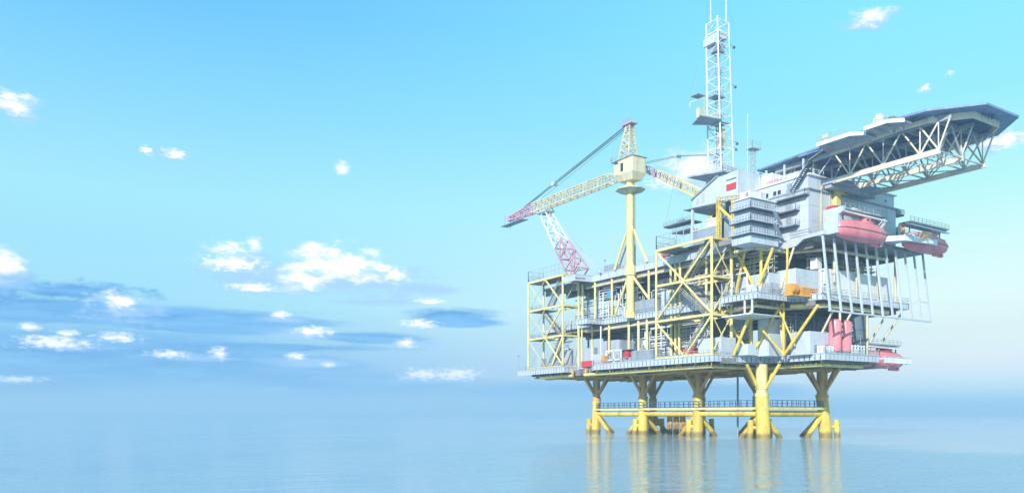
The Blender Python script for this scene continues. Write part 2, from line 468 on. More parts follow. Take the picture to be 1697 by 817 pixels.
MB().fascia([(26, -12.3), (XE, -12.5), (XE, -10.9)], 16.7, 17.9).prism([(25.7, -12.3), (XE, -12.5), (XE, -11.1), (25.7, -11.1)], 17.4, 17.7).build('lifeboat_walkway', 'white', ts)
# beams under the lower deck
gb = MB()
for y in [-9 + 4.7 * i for i in range(20)]:
    if y < YB + 3:
        x0 = 8 if y < 5 else -7.5; x1 = 25 if y < -3 else XE
        gb.beam((x0, y, 16.9), (x1, y, 16.9), .35, 1.25)
        gb.beam((x0 + 2, y + 1.5, 15.9), (x1, y + 1.5, 15.9), .25, .25)
for x in [-6, -1, LX, 12, 19, RX, 33]:
    gb.beam((x, 6 if x < 7 else -9, 16.6), (x, YB, 16.6), .5, 1.7)
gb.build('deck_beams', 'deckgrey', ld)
rng = random.Random(3)
cl = MB()
for i in range(170):
    x = rng.uniform(-5, 34); y = rng.uniform(8, 78) if x < 9 else rng.uniform(-2, 78)
    if rng.random() < .5: cl.tube((x, y, rng.uniform(15.2, 16)), (x + rng.uniform(4, 14) if x < 24 else x + 1, y, 15.6), rng.uniform(.1, .25), n=6)
    else: cl.tube((x, y, 15.5), (x, min(79, y + rng.uniform(4, 16)), 15.5), rng.uniform(.1, .28), n=6)
cl.build('underdeck_pipes', 'ochre', ld)

ring = [(-7.4, 76), (-7.4, 60)]
ring2 = [(-7.4, 54.5), (-7.2, 8.0), (9.1, 7.2), (9.1, -8.6), (23.0, -8.8)]
def pipe_path(mb, pts, z, r, n=12):
    for p, q in zip(pts, pts[1:]): mb.tube((*p, z), (*q, z), r, n=n)
    return mb
pr = pipe_path(pipe_path(MB(), ring, 15.75, .42), ring2, 15.75, .42)
pr.build('ring_beam', 'pale_yellow', ld, smooth=True)
for p, q, n in (((-7.3, 54), (-7.3, 8), 9), ((9.1, -8.6), (23, -8.8), 4), ((-7.2, 8), (9.1, 7.2), 4), ((-7.4, 76), (-7.4, 60), 3)):
    for i in range(n + 1):
        t_ = i / n; MB().beam((p[0] + (q[0] - p[0]) * t_, p[1] + (q[1] - p[1]) * t_, 15.8), (p[0] + (q[0] - p[0]) * t_, p[1] + (q[1] - p[1]) * t_, 17.6), .5).build('hanger', 'ochre', ld)

mid_out = [(-3.5, 80), (-3.5, 56.2), (-9.3, 56), (-9.3, 50.8), (-3.6, 50.8), (-3.6, 5.2), (-7.7, 5.2), (-7.8, -5.1), (4.2, -5.1), (5.6, -11.2), (37, -11.6)]
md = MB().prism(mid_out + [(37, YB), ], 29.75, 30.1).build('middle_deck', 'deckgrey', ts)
MB().fascia(mid_out, 29.5, 30.65, 1.2, .26).fascia([(37, -11.6), (37, 2)], 29.5, 30.65, 1.2, .26).build('fascia', 'fascia', md)
MB().rail([p for p in mid_out], 30.7, 1.25, 1.6, .045).rail([(37, -11.6), (37, 4)], 30.7, 1.25).build('railing', 'grey', md)
gm = MB()
for y in [-8 + 6 * i for i in range(15)]:
    x0 = 8 if y < 0 else -1.5
    if y > -4: x0 = min(x0, 0)
    gm.beam((x0, y, 29.2), (36, y, 29.2), .4, 1.0)
for x in (-2.4, 5.3, 13, 20, 27.5, 35): gm.beam((x, 2 if x < 4 else -9.5, 29.0), (x, YB, 29.0), .45, 1.3)
gm.build('deck_beams', 'deckgrey', md)
pb = MB(); pipe_path(pb, [(-2.6, 60), (-2.6, 3.5), (-5.0, 3.5), (-5.0, -2.4), (4.5, -2.4), (8.0, -9.8), (31, -10.0)], 28.3, .36)
pb.build('ring_beam', 'cream', md, smooth=True)
pb = MB(); pipe_path(pb, [(3.5, -4.5), (8.3, -9.6), (31, -10.0)], 28.55, .44)
pb.build('ring_beam', 'pale_yellow', md, smooth=True)
# white hung platform under the corner of the middle deck
MB().beam((-7.6, 4.8, 26.4), (-7.6, -3.5, 26.4), .5, .25).beam((-7.6, -1.5, 26.4), (-7.6, -1.5, 29.5), .3).beam((-7.6, -3.5, 26.4), (-7.6, -3.5, 29.5), .3).box(-7.4, 2, -3.4, 5, 26.3, 26.45).build('hung_platform', 'white', md)

up_out = [(-9.2, 62), (-9.2, 56.5), (-3.3, 56.2), (-3.3, 7), (-10.6, -0.6)]
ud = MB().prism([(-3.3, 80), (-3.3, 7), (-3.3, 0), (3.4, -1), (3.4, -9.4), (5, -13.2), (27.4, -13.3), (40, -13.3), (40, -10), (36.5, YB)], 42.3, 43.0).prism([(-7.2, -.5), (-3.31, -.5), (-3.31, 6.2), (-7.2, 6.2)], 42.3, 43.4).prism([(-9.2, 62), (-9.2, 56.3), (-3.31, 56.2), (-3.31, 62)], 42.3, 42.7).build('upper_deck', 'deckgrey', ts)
MB().fascia([(-9.2, 62), (-9.2, 56.5), (-3.4, 56.2), (-3.4, 6)], 41.85, 43.45, 3.6, .14, .16).build('fascia', 'fascia', ud)
MB().rail([(-3.5, 54), (-3.5, 42)], 43.55, 1.3, 1.5).rail([(-3.5, 37), (-3.5, 6)], 43.55, 1.3, 1.5).build('railing', 'grey', ud)
gu = MB()
for y in [2 + 6 * i for i in range(13)]: gu.beam((-1.5, y, 41.7), (36, y, 41.7), .4, 1.1)
for x in (-2.4, 5.3, 13, 20, 27.5, 35): gu.beam((x, 2 if x < 4 else -9.0, 41.5), (x, YB, 41.5), .45, 1.5)
gu.build('deck_beams', 'deckgrey', ud)
pb = MB(); pipe_path(pb, [(-2.4, 60), (-2.4, 3.5), (-5.5, 3.0), (-5.5, -2.4), (5.0, -3.0), (9.0, -9.8), (31, -10.0)], 40.7, .38)
pb.build('ring_beam', 'cream', ud, smooth=True)
# sloping white edge girder below the accommodation and the lifeboat deck
MB().sideprism([(-1.2, 42.9), (-1.2, 41.0), (-6.6, 41.2), (-8.6, 42.4), (-13.4, 42.5), (-13.4, 43.2)], 2.6, 3.0).beam((2.9, -13.3, 42.95), (24, -13.3, 42.95), .3, .8).build('edge_girder', 'offwhite', ud)
MB().rail([(2.9, -5), (2.9, -13.2)], 43.2, 1.25, 1.7, .05).build('railing', 'grey', ud)

# columns and braces of the topside
def col(x, y, z0, z1, r=.34, mat='yellow'): MB().tube((x, y, z0), (x, y, z1), r, n=12).build('column', mat, ts, smooth=True)
def brace(p, q, r=.3, mat='yellow'): MB().tube(p, q, r, n=12).build('brace', mat, ts, smooth=True)
for y in (61.6, 56.9, 49.5, 41.4, 37.6, 34.4, 25.6, 22.9): col(-2.9, y, 18, 29.5, .34 if y < 55 else .26, 'pale_yellow')
for y in (61.3, 55.6, 48.3, 33.7, 25.8, 22.6, 14): col(-2.9, y, 30.1, 42, .32, 'pale_yellow')
for x in (6, 14, 22, 30, 35):
    for y in (70, 50, 30, 12): col(x, y, 18, 29.5, .3, 'cream'); col(x, y, 30.1, 42, .3, 'cream')
# corner group on the lower storey
nA, nB = (3.0, 3.0, 18), (6.4, -3.0 + 2.0, 18)
col(1.0, 1.2 + 3.0, 18, 29.6, .34); col(3.4, -2.8 + .0, 17.9, 29.6, .3)
brace((1.0, 4.2, 18.1), (-4.6, 8.6, 29.2), .32); brace((1.0, 4.2, 18.1), (3.2, -2.6, 29.4), .34)
brace((-4.2, 4.6, 18.2), (-4.2, -1.6, 29.6), .36)
brace((3.4, -2.9, 18), (-.5, .2, 24), .26); brace((3.4, -2.9, 18), (5.6, -10.0, 28.4), .34); brace((4.6, -4.8, 20), (1.5, -2.4, 29.2), .22)
brace((3.4, -2.9, 18), (7.0, 1.5, 29), .24, 'cream')
# corner group on the middle storey
col(-3.6, -2.5, 30.1, 41.4, .34); col(1.6, -5.2, 30.1, 41.4, .26)
brace((-4.0, 4.2, 31.8), (-4.0, 1.2, 42), .34); brace((-4.0, -1.2, 32), (-4.0, 4.4, 42), .34); brace((-4.0, -2.2, 32.8), (-4.0, -6.0, 40.2), .34)
brace((0.8, -3.6, 31), (3.0, -5.9, 41.3), .24, 'cream')
# braces on the long right side
for xa, xb in ((11.9, 8.4), (18.5, 14.5), (25.1, 19.1), (31.5, 26.6), (37, 30.5)):
    brace((xa, -9.8, 28.8), (xb, -6.2, 18.2), .26, 'cream')
for x in (12, 20, 28, 35): col(x, -9.4, 30.1, 42.2, .28, 'cream')
for x in (14, 24): col(x, -9.4, 18, 29.4, .28, 'cream')
# bulkheads deep between the decks
def bulk(x0, x1, y0, y1, z0, z1, m='grey'): MB().box(x0, x1, y0, y1, z0, z1).build('bulkhead', m, ts)
bulk(12, 12.3, 20, 62, 18, 28.8, 'midgrey'); bulk(8, 8.3, 12, 44, 30.1, 41.4, 'midgrey')
bulk(2, 2.25, 8, 14, 30.1, 41.2, 'grey'); bulk(9, 30, 3.4, 3.65, 18, 28.8, 'midgrey')
bulk(6, 33, 4.0, 4.3, 30.1, 41.2, 'midgrey'); bulk(10, 10.3, 46, 58, 30.1, 41.2, 'midgrey'); bulk(3.0, 3.2, 5.5, 11, 18, 28.7, 'offwhite')

# ------------------------------------------------------------------ stair towers
def stair_tower(name, label, x0, x1, y0, y1, zs, pattern, thin):
    T = thing(name, label, 'stair tower', ((x0 + x1) / 2, (y0 + y1) / 2, zs[0]))
    T['group'] = 'stair towers on the long side'
    m = 'pale_yellow'
    for x, y, r in ((x0, y0, .3), (x0, y1, .27), (x1, y0, .36), (x1, y1, .3)):
        MB().tube((x, y, zs[0] - .3), (x, y, zs[-1]), r, n=10).build('post', m, T, smooth=True)
    ym = (y0 + y1) / 2
    for i, z in enumerate(zs):
        f = MB()
        for p, q in (((x0, y0), (x0, y1)), ((x1, y0), (x1, y1)), ((x0, y0), (x1, y0)), ((x0, y1), (x1, y1))):
            f.beam((*p, z), (*q, z), .42, .52)
        fr = f.build('floor_frame', m, T)
        if i:
            MB().box(x0 + .4, x1 - .3, ym + 2.2, y1 - .3, z - .1, z + .05).build('landing', 'grating', fr); MB().box(x0 + .4, x1 - .3, y0 + .3, y0 + 3.2, z - .1, z + .05).build('landing', 'grating', fr)
            MB().rail([(x0 + .1, ym + 1), (x0 + .1, y1), (x1, y1)], z + .2, 1.15, 1.8, .035).build('railing', 'grating', fr)
    for i in range(len(zs) - 1):
        a, b_ = zs[i], zs[i + 1]
        for p, q in pattern[i]:
            MB().tube((x0, p[0], a + .2 + p[1] * (b_ - a - .4)), (x0, q[0], a + .2 + q[1] * (b_ - a - .4)), .25, n=10).build('brace', m, T, smooth=True)
        MB().beam((x0, y0, a), (x1, y0, b_), .12 if thin else .24).build('brace', m, T)
        if not thin: MB().beam((x1, y0, a), (x0, y0, b_), .18).build('brace', m, T)
        if thin:
            MB().beam((x0, thin[0], a), (x0, thin[1], b_), .16).build('brace', m, T); MB().beam((x0, thin[1], a), (x0, thin[0], b_), .16).build('brace', m, T)
        # stair flight, alternating direction
        up = i % 2 == 0
        ya, yb = (ym + 1, y0 + 2.8) if up else (y0 + 3.2, y1 - 5)
        if not up: ya, yb = y0 + 3.2, ym + 4.5
        st = MB(); xa, xb = x0 + 1.4, x0 + 3.4
        for xx in (xa, xb): st.beam((xx, ya, a + .2), (xx, yb, b_), .12, .45)
        n = 26
        for k in range(n):
            t_ = (k + .5) / n; yy = ya + (yb - ya) * t_; zz = a + .2 + (b_ - a - .2) * t_
            st.box(xa, xb, yy - .16, yy + .16, zz - .04, zz + .04)
        fl = st.build('stair_flight', 'grating', T)
        hr = MB()
        for xx in (xa, xb):
            hr.beam((xx, ya, a + 1.3), (xx, yb, b_ + 1.1), .09); hr.beam((xx, ya, a + .8), (xx, yb, b_ + .6), .07)
            for k in range(8):
                t_ = k / 7; yy = ya + (yb - ya) * t_; zz = a + .2 + (b_ - a - .2) * t_; hr.beam((xx, yy, zz), (xx, yy, zz + 1.1), .08)
        hr.build('handrail', 'cream', fl)
    return T, x0, x1, y0, y1, zs


ZS = [18.5, 27.2, 35.7, 44.2]
ny0, ny1, nm = 6.6, 24.4, 15.4
tn = stair_tower('stair_tower', 'large yellow braced stair tower in front of the white box, nearer of the two', -9, -2.7, ny0, ny1, ZS,
                 [[((ny1, 1), (nm, 0)), ((ny0, 1), (nm - .8, 0))], [((nm, 1), (ny1, 0)), ((nm, 1), (ny0, 0))], [((ny0, 1), (nm, 0)), ((ny1, 1), (nm, 0))]], None)
MB().rail([(-9, 13), (-9, 24.4), (-2.7, 24.4)], 44.5, 3.3, 2.2, .07).build('railing', 'grey', tn[0])
MB().box(-5.4, -3, 12, 24, 44.35, 44.5).build('top_grating', 'grating', tn[0])
fy0, fy1, fm = 62.5, 80, 71
tf = stair_tower('stair_tower', 'slimmer far stair tower on the left end with the tall blue grey railing on top', -9, -3.4, fy0, fy1, ZS,
                 [[((fm, 1), (fy0, 0)), ((fy0, 1), (fm - 3, 0))], [((fy0, 1), (fm, 0))], [((fm, 1), (fy0, 0))]], (71, 80))
MB().rail([(-9, 62.5), (-9, 80), (-3.4, 80)], 44.5, 3.2, 1.9, .06).build('railing', 'grey', tf[0])
MB().box(-8.8, -3.5, 64, 79.5, 44.35, 44.5).build('top_grating', 'grating', tf[0])

# ------------------------------------------------------------------ accommodation block
ab = thing('accommodation_block', 'tall pale grey windowless living quarters block under the helideck with dark doors', 'building', (19, 2, 42.8))
MB().prism([(3, -9.5), (35, -9.5), (35, 12), (3, 12)], 42.7, 53.0).build('wall', 'offwhite', ab)
MB().prism([(3.25, -9.3), (34.6, -9.3), (34.6, 12), (3.25, 12)], 53.0, 56.0).build('upper_wall', 'offwhite', ab)
MB().prism([(2.7, -9.9), (35.3, -9.9), (35.3, 12.2), (2.7, 12.2)], 52.9, 53.15).build('cornice', 'midgrey', ab)
rf = MB().prism([(2.9, -9.8), (35, -9.8), (35, 12.2), (2.9, 12.2)], 56.0, 56.25).build('roof', 'white', ab)
sm = MB()
for z in (46.3, 49.6): sm.box(2.97, 3.02, -9.4, 12, z, z + .05).box(3.1, 34.9, -9.53, -9.48, z, z + .05)
for y in (-5.6, -7.4): sm.box(2.96, 3.02, y, y + .06, 43, 52.8)
sm.build('panel_seams', 'grey', ab)
for z, ya, yb, dx in ((51.7, -1.2, -9.7, 1.5), (48.9, -1.2, -7.4, 1.5), (45.6, -1.2, -7.4, 1.5)):
    bal = MB().box(3 - dx, 2.98, yb, ya, z - .2, z).build('balcony', 'dark', ab)
    MB().rail([(3 - dx, ya), (3 - dx, yb), (3, yb)], z, 1.15, .9, .04).build('railing', 'grey', bal)
    MB().box(2.9, 2.97, -5.2, -3.9, z, z + 2.3).build('door', 'midgrey', ab)
MB().box(3.1, 3.22, -5.2, -3.9, 53.2, 55.3).build('door', 'midgrey', ab)
for y in (1.2, 3.2, 5.0, -1.0, -2.2): MB().box(3.17, 3.24, y, y + .8, 53.6, 54.5).build('window', 'glass', ab)
for x in (10, 15.5, 21, 26.5, 31): MB().box(x, x + .5, -9.36, -9.31, 54.2, 54.7).build('window', 'glass', ab)
st = MB()
for yy in (0,):
    for xx in (1.4, 2.6):
        st.beam((xx, -6.2, 52.9), (xx, -10.8, 58.2), .12, .4); st.beam((xx, -6.2, 54), (xx, -10.8, 59.3), .08)
    for k in range(16):
        t_ = k / 15; st.box(1.4, 2.6, -6.2 - 4.6 * t_ - .15, -6.2 - 4.6 * t_ + .15, 52.9 + 5.3 * t_ - .04, 52.9 + 5.3 * t_ + .04)
st.beam((1.3, -10.8, 58.2), (3.2, -14.5, 60.6), 1.0, .25)
st.build('outside_stair', 'dark', ab)
MB().rail([(3.1, 5.8), (3.1, -9.6), (8, -9.6)], 56.3, 1.1, 1.6, .04).build('roof_railing', 'white', rf)
MB().beam((10.0, -9.75, 43.2), (10.0, -9.75, 54.5), .16).beam((7.0, -9.75, 44), (7.0, -9.75, 54.0), .16).beam((7, -9.75, 54), (10, -9.75, 54.3), .14).build('wall_pipe', 'pale_yellow', ab)
MB().box(11.2, 12.6, -10.6, -9.55, 49.4, 53.2).box(11.2, 15.0, -10.6, -9.55, 53.2, 54.4).box(14, 15.4, -10.6, -9.55, 53.3, 56.2).build('air_duct', 'pale_yellow', ab)
for z, x in ((51.9, 35), (47.6, 35)):
    l = MB().box(x, x + 3.6, -9.4, -7.6, z, z + .25).build('side_platform', 'dark', ab)
    MB().rail([(x, -9.4), (x + 3.6, -9.4), (x + 3.6, -7.6)], z + .25, 1.2, .9).box(x + 1.5, x + 3, -9, -8, z + .25, z + 1.5).build('railing', 'grey', l)

# office tower module with wrap-round walkways
om = thing('walkway_module', 'three storey pale module with dark wrap round walkways at the platform corner', 'module', (-6.5, 0, 40.8))
MB().prism([(-10.2, -5.2), (-2.4, -5.2), (-2.4, -.9), (-10.2, -.9)], 42.5, 50.1).build('wall', 'modgrey', om)
bs = MB().prism([(-10.6, -5.6), (-1.8, -5.6), (-1.8, -.6), (-10.6, -.6)], 40.75, 42.4)
bs.build('base', 'offwhite', om)
for x in (-8.2, -6, -3.8): MB().box(x, x + .12, -5.68, -5.6, 40.8, 42.35).build('rib', 'grey', om)
for y in (-2.3, -4): MB().box(-10.66, -10.58, y, y + .12, 40.8, 42.35).build('rib', 'grey', om)
MB().prism([(-10.5, -5.5), (-2.2, -5.5), (-2.2, -.6), (-10.5, -.6)], 50.1, 50.35).build('roof', 'white', om)
for z in (42.45, 45.05, 47.7):
    bk = MB().box(-11.3, -10.21, -6.3, -.6, z, z + .18).box(-10.2, -2.3, -6.3, -5.21, z, z + .18).build('balcony', 'dark', om)
    MB().rail([(-11.25, -.6), (-11.25, -6.25), (-2.4, -6.25)], z + .2, 1.2, .8, .05).build('railing', 'offwhite', bk)
    MB().box(-6.0, -4.6, -5.28, -5.21, z + .2, z + 2.3).build('door', 'midgrey', om)
sr = MB()
for z in (42.6, 45.2):
    for yy in (-6.9,):
        sr.beam((-4.4, -6.6, z + 2.6), (-2.2, -6.6, z), .8, .12); sr.beam((-4.4, -6.2, z + 3.7), (-2.2, -6.2, z + 1.1), .08)
sr.build('stair_flight', 'midgrey', om)

# ------------------------------------------------------------------ helideck
hd = thing('helideck', 'large polygonal dark blue helideck cantilevered over the sea above the living quarters', 'helideck', (16, -15, 56))
HP = [(6.6, 7.2), (3.6, -29), (4.2, -34.5), (10.3, -42.2), (22.2, -42.2), (29.2, -35), (29.2, 7.2)]
HP = HP[:6] + [(29.2, 7.2)]
cen = Vector((16.5, -17))
def inset(poly, d):
    r = []
    for x, y in poly:
        v = Vector((x, y)) - cen; L = v.length; v = v * ((L - d) / L); r.append((cen.x + v.x, cen.y + v.y))
    return r
slab = MB().prism(HP, 61.6, 62.0)
slab.build('deck_plate', 'deckblue', hd)
IP = [(9.3, 4.2), (6.6, -28), (7.0, -33), (11.6, -39.2), (20.8, -39.2), (26.4, -33.6), (26.4, 4.2)]
fb = MB()
for p, q in zip(IP, IP[1:] + IP[:1]): fb.beam((*p, 60.95), (*q, 60.95), .3, 1.25)
fb.build('rim_girder', 'rim', hd)
us = MB()
for x in [5.5 + 1.1 * i for i in range(22)]:
    if x < 29: us.beam((x, 5 if x > 7 else -5, 61.4), (x, -41 + abs(x - 16) * .75 if x < 29 else -30, 61.4), .12, .35)
us.build('underside_ribs', 'deckblue', hd)
cg = MB()
for y in (2, -4, -10, -16, -22, -28, -34): cg.beam((8, y, 60.9), (26, y, 60.9), .25, .9)
for x in (8, 16, 24): cg.beam((x, 3, 60.7), (x, -37, 60.7), .3, .9)
cg.build('cross_girders', 'grey', hd)
NB = [-15.9, -23.4, -31.0]
for x, y0, y1, z in ((8, -12, -34.9, 54.75), (16, -11, -35, 54.75), (24, -10, -35.2, 54.75)):
    ch = MB().beam((x, y0, z), (x, y1, z), .55, 1.05).build('truss_chord', 'rim', hd)
    for k, y in enumerate(NB + [-34.6]):
        for dy in (-3.7, 3.7, 0):
            if k == 3 and dy < 0: dy = -2.2
            MB().tube((x, y, z + .3), (x, y + dy, 60.6), .17 if dy else .12, n=8).build('web_member', 'rim', ch, smooth=True)
tb = MB()
for xa, xb in ((8, 16), (16, 24)):
    for y in NB + [-34.8, -12]:
        tb.beam((xa, y, 54.75), (xb, y, 54.75), .22)
        tb.beam((xa, y, 54.9), ((xa + xb) / 2, y, 60.5), .24); tb.beam((xb, y, 54.9), ((xa + xb) / 2, y, 60.5), .24)
    for ya, yb in zip([-12] + NB, NB + [-34.8]): tb.beam((xa, ya, 54.75), (xb, yb, 54.75), .18); tb.beam((xb, ya, 54.75), (xa, yb, 54.75), .18)
tb.build('cross_bracing', 'grey', hd)
tb2 = MB()
for x in (6, 9.5, 16, 24):
    for y in (4, -1, -6): tb2.beam((x, y, 56.2), (x, y, 60.8), .34)
for y in (4, -1, -6): tb2.beam((9.5, y, 56.2), (9.5, y - 4.5, 60.6), .22)
tb2.beam((6, 4, 58.2), (6, -8, 58.2), .2)
tb2.build('support_posts', 'offwhite', hd)
MB().box(8, 24, -11.5, -9.9, 53.6, 54.4).box(7.6, 24.4, -13, -9.6, 54.4, 55.3).build('bearing_girder', 'grey', hd)
# access platforms on the near edge
def access(label, x0, x1, y0, y1, z, items):
    a = thing('access_platform', label, 'platform', ((x0 + x1) / 2, (y0 + y1) / 2, z), 'access platforms on the helideck edge')
    MB().prism([(x0, y0), (x0, y1 + 2), (x0 + 2.2, y1), (x1, y1), (x1, y0 + 1.5), (x0 + 1, y0)], z - .25, z).build('floor', 'midgrey', a)
    MB().beam((x0 - .05, y0, z - .05), (x0 - .05, y1 + 2, z - .05), .2, .7).beam((x0, y1 + 2, z - .05), (x0 + 2.2, y1, z - .05), .2, .7).build('edge_beam', 'white', a)
    MB().rail([(x0, y0), (x0, y1 + 2)], z + .3, 1.1, 1.3, .04).build('railing', 'grey', a)
    MB().beam((x0 + .5, y0 - 2, z - .3), (8, y0 - 2, 60.6), .3).beam((x0 + .5, y1 + 3, z - .3), (8, y1 + 3, 60.6), .3).build('bracket', 'midgrey', a)
access('stepped access platform beside the helideck edge, with the rust red hose cabinet', -1.2, 4.6, -14.6, -24.2, 60.0, 0)
access('stepped access platform beside the helideck edge, with the white foam tank', -.4, 4.2, -24.6, -31.6, 60.4, 0)
bx = thing('hose_cabinet', 'rust red wedge shaped cabinet on the lower helideck access platform', 'cabinet', (1.5, -18.5, 60))
MB().sideprism([(-16.6, 60.02), (-17.4, 61.0), (-19.6, 61.2), (-20.2, 60.02)], .3, 2.4).build('housing', 'magenta', bx)
MB().box(.28, .34, -18.8, -17.9, 60.2, 60.9).build('door', 'redbox', bx)
fm_ = thing('foam_tank', 'white upright foam tank with pipes beside the helideck edge', 'tank', (1.0, -26.5, 60.4))
MB().lathe(1.0, -27.0, [(.8, 60.42), (.85, 60.6), (.85, 62.3), (.5, 62.7)], 16).build('vessel', 'white', fm_, smooth=True)
MB().tube((1, -25.9, 60.5), (1, -25.9, 62.2), .2).tube((1, -25.9, 62.1), (1, -27, 62.1), .14).build('pipework', 'white', fm_)
fm2 = thing('life_raft_rack', 'pale canister rack at the outer left corner of the lower access platform', 'rack', (0, -15.5, 60))
MB().tube((.2, -15.2, 60.6), (.2, -16.4, 60.6), .5, n=12).tube((.2, -15.2, 61.6), (.2, -16.4, 61.6), .5, n=12).build('canister', 'white', fm2, smooth=True)
MB().beam((.2, -15, 60.02), (.2, -15, 62.4), .15).beam((.2, -16.6, 60.02), (.2, -16.6, 62.4), .15).build('frame', 'grey', fm2)
gc = thing('ventilation_unit', 'grey ventilation unit with a louvred front beside the helideck stair', 'ventilation unit', (1.5, -29.5, 60.4))
MB().box(.4, 2.2, -30.2, -28.2, 60.42, 61.4).build('casing', 'midgrey', gc)
MB().box(.34, .4, -30, -28.4, 60.6, 60.7).box(.34, .4, -30, -28.4, 60.85, 60.95).box(.34, .4, -30, -28.4, 61.1, 61.2).build('louvre', 'dark', gc)

# ------------------------------------------------------------------ lifeboats
def loft(mb, secs, n=20, mi=0):
    """secs: (x, halfwidth, z_keel, z_mid, z_top)"""
    o = len(mb.v)
    for x, wd, zk, zm, zt in secs:
        for i in range(n):
            a = 2 * math.pi * i / n; c, s_ = math.cos(a), math.sin(a)
            y = wd * math.copysign(abs(c) ** .75, c)
            z = zm + ((zt - zm) * s_ ** .85 if s_ > 0 else -(zm - zk) * abs(s_) ** .9)
            mb.v.append((x, y, z))
    for k in range(len(secs) - 1):
        for i in range(n):
            j = (i + 1) % n; mb.f.append((o + k * n + i, o + (k + 1) * n + i, o + (k + 1) * n + j, o + k * n + j)); mb.mi.append(mi)
    mb.f.append(tuple(o + i for i in range(n))); mb.mi.append(mi)
    e = o + (len(secs) - 1) * n; mb.f.append(tuple(e + i for i in reversed(range(n)))); mb.mi.append(mi)
    return mb


def make_boat(label, loc):
    T = thing('lifeboat', label, 'lifeboat', loc, 'enclosed red lifeboats')
    secs = [(0, .15, 1.7, 2.15, 2.5), (.35, .8, 1.0, 2.15, 3.2), (1.2, 1.35, .45, 2.15, 3.8), (3, 1.75, .15, 2.15, 4.1), (6, 1.95, 0, 2.15, 4.25),
            (9, 1.95, 0, 2.15, 4.35), (11.5, 1.9, 0, 2.15, 4.2), (13.8, 1.7, .15, 2.15, 3.9), (15.6, 1.35, .6, 2.15, 3.3), (16.7, .8, 1.2, 2.15, 2.8), (17.1, .2, 1.8, 2.15, 2.4)]
    h_ = loft(MB(), secs).build('hull', 'red', None, smooth=True); h_.parent = T
    gl = MB(); pr_ = None
    for x, wd, zk, zm, zt in secs:
        for s_ in (-1, 1): pass
    for s_ in (-1, 1):
        for (xa, wa, *_), (xb, wb, *_) in zip(secs, secs[1:]): gl.tube((xa, s_ * (wa + .03), 2.15), (xb, s_ * (wb + .03), 2.15), .09, n=6)
    o = gl.build('fender_strip', 'dark', None); o.parent = T
    ck = loft(MB(), [(8.6, .4, 4.0, 4.1, 4.3), (9.0, .8, 3.9, 4.2, 5.0), (9.8, .95, 3.9, 4.3, 5.5), (11.0, .95, 3.9, 4.3, 5.45), (11.8, .8, 3.8, 4.1, 4.8), (12.2, .4, 3.7, 3.9, 4.1)], 16).build('wheelhouse', 'red', None, smooth=True); ck.parent = T
    for s_ in (-1, 1):
        for x in (9.3, 10.5):
            o = MB().box(x, x + .7, s_ * .86 - .1, s_ * .86 + .1, 4.55, 4.95).build('window', 'glass', None); o.parent = ck
    o = MB().prism([(11.5, -.15), (15.2, -.15), (15.2, .15), (11.5, .15)], -.35, .5).prism([(14.6, -.5), (15.2, -.5), (15.2, .5), (14.6, .5)], -.3, .4).build('keel', 'red', None); o.parent = T
    hk = MB().beam((2.2, 0, 3.9), (2.2, 0, 5.2), .2).beam((14.4, 0, 3.7), (14.4, 0, 5.2), .2).build('lifting_hook', 'dark', None); hk.parent = T
    o = MB().box(12.9, 13.9, -1.72, -1.6, 2.6, 3.3).box(4.5, 5.3, -1.8, -1.72, 2.7, 3.2).build('hatch', 'magenta', None); o.parent = T
    return T


lb = make_boat('red enclosed lifeboat nearest the accommodation wall, slung under the white davit', (4.2, -15.4, 41.6))
lb2 = copy_tree(lb, (28.2, -15.6, 41.9), 'red enclosed lifeboat farthest right, partly behind the jutting white platform edge')
lb3 = copy_tree(lb, (24.0, -7.4, 15.7), 'red enclosed lifeboat hanging low beside the lower deck')

# davits
def davit(label, x0, x1, y, z, arm):
    T = thing('lifeboat_davit', label, 'davit', (x0, y, z - 5), 'lifeboat davits')
    b1 = MB().beam((x0, y - .6, z), (x1, y - .6, z - .2), .5, .45).beam((x0, y + .9, z), (x1, y + .9, z - .2), .5, .45).beam((x0 + .3, y - 1.4, z - .35), (x1, y - 1.4, z - .55), .25, .25)
    b1.build('runway_beam', 'white', T)
    MB().box(x0, x1, y - 1.3, y + 1.2, z + .2, z + .3).build('top_plate', 'midgrey', T)
    if arm:
        MB().sideprism([(y - 2.6, z + .2), (y - 2.4, z - .8), (y - 1.4, z - 1.3), (y - 1.2, z - 5.0), (y + 2.2, z - 5.0), (y + 2.2, z + .2)], x0 - .4, x0 + .3).build('support_arm', 'offwhite', T)
        MB().sideprism([(y - 1.6, z - .2), (y - 1.2, z - 1.6), (y + 1.6, z - 5), (y + 2.2, z - 5), (y + 2.2, z - .2)], x1 - 1.2, x1 - .6).build('support_arm', 'offwhite', T)
    else:
        MB().beam((x0 + .3, y + 1.2, z - 3.5), (x0 + .3, y + 1.2, z), .4).beam((x1 - 1, y + .9, z - .3), (x1 - 3.5, y + .9, z - 3.4), .35).build('support_arm', 'white', T)
    MB().rail([(x0 + .5, y - 1.3), (x1, y - 1.3)], z + .35, 1.1, 1.6, .03).build('railing', 'grey', T)
    fx = MB()
    for x in (x0 + 2.2, x1 - 3.0): fx.beam((x, y - .6, z - .2), (x, y - .6, z - 1.1), .08)
    fx.build('fall_wire', 'dark', T)
    return T
davit('white davit frame with solid end arms over the first lifeboat', 4.4, 21.3, -14.6, 47.6, True)
davit('long grey davit beams over the farthest lifeboat', 29.3, 45.6, -14.9, 47.9, False)
davit('small davit beams over the low lifeboat beside the lower deck', 24.0, 37.2, -8.2, 20.8, False)
wb = thing('winch', 'red winch cover on the end arm of the first davit', 'winch', (7, -13, 48))
